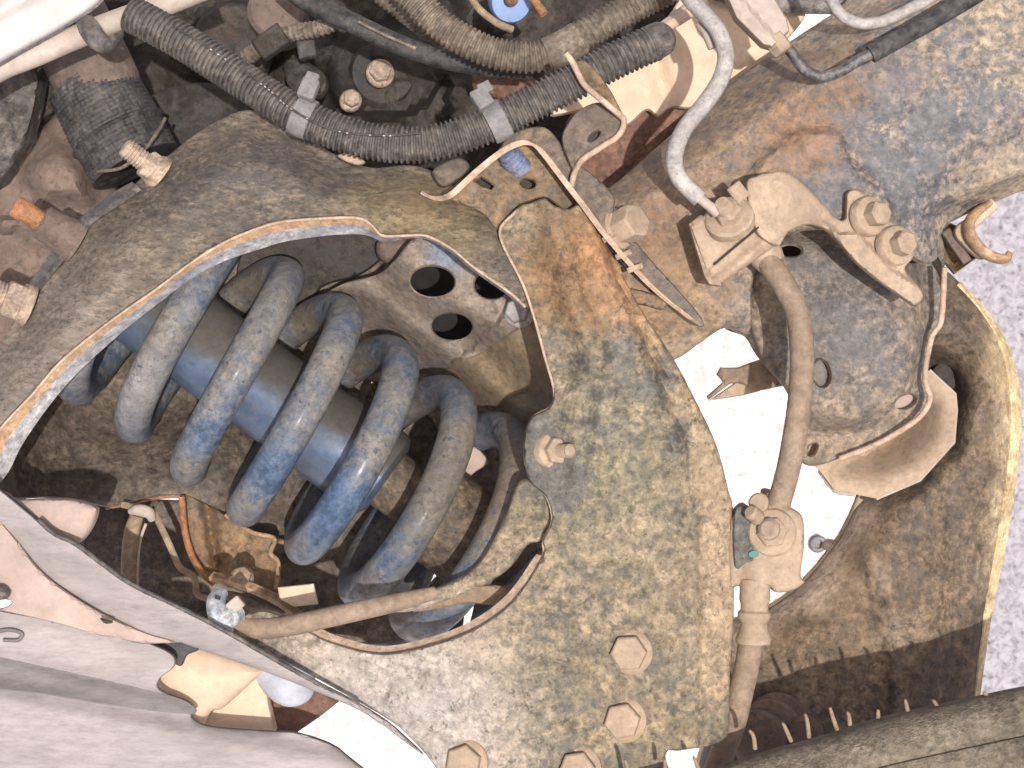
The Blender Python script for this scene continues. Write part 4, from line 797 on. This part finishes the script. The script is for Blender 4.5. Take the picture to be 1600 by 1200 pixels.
# ================================================================== brake hose, its bracket, pipes
def brake_bracket():
    t = thing('brake_hose_bracket', 'tan dusty bracket holding the brake hose on the frame rail', 'bracket', (1250, 340, 10))
    groove = [(1115, 414), (1199, 343)]
    def hb(X, Y, D):
        g = sdf(X, Y, groove, False); s = (X-1115)*(-.645)-(Y-414)*.764    # + above the groove
        return 21-.02*(X-1100)-2.5*sm(3, -3, s)+2.6*np.exp(-((s+24)/9)**2)
    relief('crimped_block', [(1078, 354), (1098, 338), (1135, 312), (1150, 302), (1168, 290), (1190, 300), (1219, 370), (1217, 380), (1130, 442), (1113, 441), (1106, 430)], hb, [M['dust'], M['dustdk']], t, 9, 5, smooth=False, rnd=(5, 1.6))
    relief('block_flange', [(1076, 350), (1082, 346), (1112, 432), (1128, 438), (1126, 447), (1108, 444), (1100, 430)], lambda X, Y, D: 20+0*X, M['dustdk'], t, 6, 4, smooth=False, rnd=(2, .5))
    box('crimp_tab', (1153, 301, 20), (6, 7, 5), M['dust'], t, rot=38)
    box('crimp_tab', (1092, 348, 18), (5, 4, 6), M['dustdk'], t, rot=38)
    box('crimp_seam_shade', (1153, 382, 21.4), (24, .8, 1), M['groove'], t, rot=40, bevel=.1)
    def hs(X, Y, D):
        h = 22-13*sm(1190, 1320, X)-.02*(X-1190)
        e = sdf(X, Y, [(1215, 384), (1232, 362), (1261, 350), (1286, 355), (1309, 376), (1345, 417), (1425, 474)], False)
        st = sdf(X, Y, [(1290, 350), (1312, 365), (1340, 363), (1389, 417), (1413, 434), (1450, 450), (1432, 482), (1345, 424)])
        return h+3.0*np.exp(-(e/8)**2)*sm(1330, 1290, X)+3.4*sm(-3, 3, st)+.5*fbm(X, Y, 30, 2)
    relief('strap', [(1166, 290), (1182, 275), (1199, 270), (1226, 268), (1250, 282), (1278, 310), (1307, 340), (1320, 342), (1322, 318), (1324, 301), (1337, 296), (1353, 306), (1362, 318), (1390, 345), (1412, 355), (1427, 368), (1426, 402), (1414, 421), (1437, 450), (1442, 466), (1430, 476), (1418, 471), (1345, 417), (1307, 375), (1285, 356), (1261, 351), (1232, 362), (1215, 384), (1180, 360)],
           hs, [M['dust'], M['dustdk']], t, 4, 5, rnd=(6, 1.6))
    bolt(t, (1358, 338, 6), (.5, .12, .86), 5.0, 6.5, 8, 2, M['dust'], rot=20)
    bolt(t, (1398, 384, 5), (.5, .12, .86), 5.0, 6.5, 8, 2, M['dust'], rot=5)
    w = lathe('hose_end_washer', (1140, 342, 22), (-.25, .5, .8), [(9.5, -2), (9.5, 1.4), (8.5, 2.4), (6.5, 2.4)], M['dust'], t, 28)
    lathe('hex_nut', (1140, 342, 22), (-.25, .5, .8), [(5.6, 0), (5.6, 6), (4.8, 7)], M['dust'], w, 6, 12, .4, 25)
    lathe('collar', (1140, 342, 22), (-.35, .5, .8), [(4, 5), (3.8, 9), (2.6, 11)], M['dust'], w, 18)
brake_bracket()
def brake_lines():
    t = thing('metal_brake_pipe', 'grey metal brake pipe bending down to the hose bracket', 'pipe', (1100, 160, 20))
    sweep('pipe', [(1060, -30, 14), (1080, 0, 16), (1105, 27, 18), (1123, 50, 19), (1134, 86, 20), (1127, 121, 21), (1105, 157, 22), (1069, 202, 24), (1054, 243, 26), (1060, 276, 28), (1085, 303, 29), (1094, 311, 29)], [3.3]*11+[3.3], M['pipe'], t, 20)
    sweep('bare_end', [(1092, 309, 29), (1106, 320, 29), (1122, 332, 28)], [1.9, 1.9, 2.4], M['tube'], t, 14)
    rim('spiral_guard', [(1094, 36, 12), (1105, 52, 13), (1115, 75, 13)], 2.2, M['tube'], t)
    t = thing('rubber_brake_hose', 'brown dusty rubber hose curving down across the bright gap', 'hose', (1245, 560, 10))
    sweep('hose', [(1196, 398, 10), (1208, 420, 11), (1228, 450, 12), (1245, 487, 13), (1252, 531, 14), (1253, 577, 14), (1248, 639, 14), (1239, 696, 13), (1230, 740, 11), (1216, 790, 8)], 4.7, M['hose'], t, 24)
    lathe('end_collar', (1190, 388, 8), (.5, -.8, .1), [(6.6, -4), (6.8, 0), (6.6, 4), (5.6, 7.5), (4.6, 8)], M['dust'], t, 24)
    t = thing('hose_fitting_block', 'tan dust covered hose fitting bolted at the right edge of the arm plate', 'fitting', (1205, 850, 0))
    fo = [(1147, 803), (1162, 788), (1173, 794), (1186, 812), (1194, 790), (1194, 769), (1204, 765), (1219, 775), (1232, 790), (1249, 801), (1256, 818), (1256, 860), (1251, 897), (1257, 910), (1237, 923), (1212, 926), (1200, 916), (1156, 916), (1140, 910), (1138, 830)]
    relief('block', fo, lambda X, Y, D: 8-5*sm(1185, 1150, X)-3*sm(800, 770, Y)+.6*fbm(X, Y, 30), [M['dust'], M['dustdk']], t, 12, 6, rnd=(10, 3))
    relief('bare_paint_patch', [(1148, 804), (1162, 791), (1172, 797), (1168, 806), (1176, 825), (1184, 846), (1184, 870), (1165, 880), (1149, 884)], lambda X, Y, D: 6.5+.05*(X-1160), M['green'], t, 1.2, 5, rnd=(2, .3))
    relief('bare_paint_patch', [(1197, 772), (1206, 768), (1218, 777), (1230, 795), (1215, 792), (1202, 786)], lambda X, Y, D: 8+0*X, M['green'], t, 1.2, 5, rnd=(2, .3))
    relief('teal_chip', [(1170, 864), (1180, 860), (1186, 866), (1180, 871), (1172, 870)], lambda X, Y, D: 8.6+0*X, plain('teal_paint', (.07, .19, .165), .8), t, .6, 3, rnd=(1, .1))
    b = bolt(t, (1207, 832, 8), (-.15, .1, 1), 6, 3.4, 9.4, 2, M['dust'], rot=8, dome=.8)
    lathe('bolt_tip', (1203, 828, 13), (-.4, .3, 1), [(4.2, 0), (4.2, 2), (2.8, 3.2)], M['dust'], b, 18)
    lathe('bleed_nipple', (1180, 806, 12), (-.6, .5, .6), [(3, -2), (3, 3), (2.2, 4)], M['dust'], t, 16)
    lathe('clip_lug', (1187, 788, 6), (-.3, .3, 1), [(4, -3), (4, 3), (3, 4)], M['dust'], t, 18)
    lathe('hose_ferrule', (1180, 905, 2), (-.03, -1, 0), [(6, 0), (6, 8), (5.4, 10), (5.4, 12), (6.4, 13), (6.4, 15), (5.2, 17), (5.6, 20), (7, 23), (6.6, 25)], M['dust'], t, 28)
    t = thing('lower_brake_hose', 'lower brake hose running down behind the arm plate to the tyre', 'hose', (1160, 1090, 0))
    sweep('hose', [(1178, 985, 1), (1173, 1005, 0), (1167, 1040, -2), (1156, 1090, -4), (1145, 1134, -7), (1122, 1195, -10), (1105, 1240, -12)], 4.9, M['hose'], t, 24)
    t = thing('line_connector', 'pale square line connector with a bent steel pipe at the top', 'connector', (1190, 40, 10))
    relief('connector_body', [(1120, -40), (1190, -40), (1212, 0), (1229, 28), (1234, 48), (1206, 74), (1192, 70), (1150, 28)], lambda X, Y, D: 16+0*X-3*sm(-3, 3, (X-1160)*.75-(Y-30)*.65-20), [M['tube'], M['dust']], t, 8, 6, smooth=False, rnd=(5, 1.6))
    lathe('hex_nut', (1208, 58, 10), (.55, -.8, .1), [(4.6, 0), (4.6, 6.5), (3.6, 7.5)], M['dust'], t, 6, 10, .4, 25)
    sweep('steel_pipe', [(1222, 66, 8), (1240, 86, 9), (1256, 108, 10), (1283, 120, 11), (1312, 112, 11), (1340, 95, 11), (1362, 84, 11)], 2.2, M['darkpipe'], t, 16)
    sweep('black_sleeve', [(1360, 85, 11), (1420, 52, 11), (1480, 18, 11), (1560, -30, 11)], 3.6, M['black'], t, 18)
    t = thing('upper_steel_pipe', 'thin grey steel pipe looping at the top edge over the rail', 'pipe', (1350, 30, 5))
    sweep('pipe', [(1285, -30, 4), (1300, 2, 5), (1318, 26, 6), (1350, 37, 7), (1388, 30, 7), (1440, 4, 7), (1500, -30, 6)], 2.3, M['pipe'], t, 16)
brake_lines()

# ================================================================== liner, lower left
def liner():
    t = thing('wheel_arch_liner', 'lilac grey dusty plastic liner strip sweeping down from the left', 'liner', (250, 920, 10))
    crease = [(0, 800), (60, 880), (150, 930), (270, 985), (420, 1045)]
    def hf(X, Y, D): 
        top = Y-np.interp(X, [-80, 0, 80, 120, 215, 330, 480, 560, 600, 700], [700, 766, 832, 850, 918, 972, 1058, 1100, 1128, 1200])
        return 14-8*sm(40, 110, top)*sm(330, 150, X)-6*sm(0, 60, top)+.8*fbm(X, Y, 80, 3)
    relief('liner_skin', [(-80, 700), (0, 765), (50, 806), (82, 834), (118, 849), (160, 880), (215, 917), (330, 973), (480, 1058), (560, 1100), (610, 1132), (660, 1178), (640, 1165), (590, 1128), (540, 1100), (420, 1052), (300, 1010), (275, 1004), (220, 1006), (150, 994), (90, 977), (0, 958), (-80, 945)],
           hf, [M['liner'], M['black']], t, 3, 9, rnd=(5, 1.4), holes=[ell(-3, 945, 22, 7, 14, -12)])
    rim('dark_upper_lip', [(60, 812, 13), (84, 834, 13), (118, 850, 13), (160, 881, 13), (215, 918, 13), (330, 974, 13), (480, 1059, 13), (560, 1101, 12)], 1.0, M['conduit'], t)
    relief('pink_dust_face', [(-80, 790), (-20, 800), (20, 838), (60, 890), (110, 930), (170, 965), (230, 990), (272, 1003), (220, 1004), (150, 991), (90, 974), (0, 954), (-80, 942)], lambda X, Y, D: 9.5+0*X, M['linerp'], t, 2, 9, rnd=(3, 1.0), holes=[ell(-3, 945, 22, 7, 14, -12)])
    sweep('scratch_mark', [(157, 966, 14), (165, 971, 14), (176, 972, 14)], [.3, .8, .4], M['engine'], t, 8)
    sweep('moulded_stub', [(-20, 930, 13), (0, 926, 14), (14, 930, 13)], [3, 3, 1.5], M['conduit'], t, 12)
    t = thing('pink_dusty_lump', 'pink dusty bulge between the spring pocket and the liner', 'cover', (90, 810, -20))
    relief('cover_skin', [(-60, 775), (0, 768), (24, 780), (70, 779), (115, 781), (146, 790), (152, 800), (140, 830), (118, 850), (80, 840), (0, 830)], lambda X, Y, D: 3+3*np.sqrt(np.clip(D/30, 0, 1))-.03*np.clip(X-60, 0, 200), M['linerp'], t, 4, 6, rnd=(6, 2))
    t = thing('lower_splash_shield', 'broad pale ribbed splash shield in the bottom left corner', 'shield', (150, 1100, 0))
    def hs(X, Y, D=0):
        a = Y-(1020+.245*X); b = Y-(1075+.20*X)
        return 2-7*sm(-16, 22, a)+7*sm(-24, 24, b)-5*sm(64, 120, b-.02*X)+1*fbm(X, Y, 120, 5)
    relief('shield_skin', [(-80, 938), (0, 954), (110, 974), (200, 994), (246, 1010), (268, 1022), (274, 1034), (268, 1046), (250, 1060), (246, 1074), (262, 1085), (292, 1096), (302, 1108), (300, 1122), (330, 1136), (420, 1143), (470, 1147), (540, 1180), (560, 1260), (-80, 1260)],
           hs, [M['liner'], M['linerdk']], t, 3, 9, rnd=(4, 1.2))
    relief('shade_band', [(-80, 1010), (0, 1026), (120, 1052), (240, 1080), (294, 1098), (298, 1116), (180, 1104), (60, 1084), (-80, 1066)], lambda X, Y, D: hs(X, Y)+.7, M['linerdk'], t, .9, 8, rnd=(6, .8))  # darker sheet paints the shading band across the shield
    sweep('moulded_ring', [(-10, 988, 3), (15, 984, 3.4), (34, 990, 3.2), (28, 1000, 3), (5, 1000, 3)], .8, M['linerdk'], t, 8)
    t = thing('cream_cast_bracket', 'cream sunlit bracket between the liner and the splash shield', 'bracket', (340, 1070, -20))
    relief('bracket_body', [(230, 1000), (280, 1000), (340, 1018), (415, 1046), (400, 1060), (350, 1105), (330, 1112), (312, 1140), (295, 1130), (250, 1090), (240, 1050)], lambda X, Y, D: -20+8*np.sqrt(np.clip(D/40, 0, 1)), M['cream'], t, 8, 7, rnd=(8, 2))
    relief('lower_block', [(308, 1138), (345, 1095), (402, 1058), (416, 1068), (420, 1100), (430, 1143)], lambda X, Y, D: -26-.1*(Y-1100), M['cream'], t, 8, 7, smooth=False, rnd=(5, 1.5))
    sweep('white_tube_end', [(400, 1010, -34), (425, 1035, -30), (450, 1062, -26), (460, 1082, -25), (464, 1094, -26)], [9, 10.5, 10.5, 9, 5], M['paleblue'], t, 24)
    relief('brown_block', [(405, 1040), (470, 1050), (530, 1096), (500, 1120), (462, 1146), (425, 1145), (412, 1100)], lambda X, Y, D: -44+3*fbm(X, Y, 20), M['redbrown'], t, 5, 7, smooth=False)
    relief('notch_shade', [(205, 1000), (285, 1000), (310, 1014), (292, 1024), (284, 1040), (272, 1036), (250, 1014)], lambda X, Y, D: -10+0*X, M['black'], t, 2, 7, rnd=(4, 1))  # black sheet paints the notch's shade over the cream body
liner()

# ================================================================== tyre in the bottom right
def tyre():
    t = thing('tyre', 'blurred dusty tyre edge with rubber hairs in the bottom right corner', 'tyre', (1400, 1190, 60))
    ex = [950, 1040, 1110, 1200, 1294, 1372, 1512, 1600, 1700, 1800]; ey = [1240, 1218, 1199, 1172, 1146, 1121, 1090, 1072, 1056, 1044]
    rows = []
    for dy, h in ((16, 14), (6, 18), (0, 25), (3, 32), (12, 38), (30, 43), (60, 47), (74, 45), (84, 48), (150, 52), (162, 49), (180, 50), (260, 50)):
        rows.append([(x+dy*.2, y+dy, h+(1.0 if i % 2 else 0)) for i, (x, y) in enumerate(zip(ex, ey))])
    loft('tread', rows, M['rubber'], t, 9, 8, cross=3)
    V = []
    for (x, y, dx, dy) in ((1236, 1148, -14, -22), (1264, 1142, -9, -26), (1308, 1130, -12, -28), (1328, 1122, -6, -10), (985, 1215, -14, -26), (1040, 1200, -6, -18), (1372, 1122, -4, -12), (1180, 1160, -10, -20), (1420, 1112, -8, -16), (1470, 1104, -6, -12), (1095, 1206, -9, -20), (1545, 1090, -5, -10)):
        dx = dx*random.uniform(.2, 1.5)+random.uniform(-4, 4); dy = dy*random.uniform(.7, 1.2)
        sweep('rubber_hair', [(x, y+10, 30), (x+dx*random.uniform(.3, .7), y+dy*.5, 32), (x+dx, y+dy, 33)], [.9, .8, .55], M['dustdk'], t, 8, 5)
tyre()
print('objects', len(bpy.data.objects), 'tris', sum(len(o.data.polygons) for o in bpy.data.objects if o.type == 'MESH'))
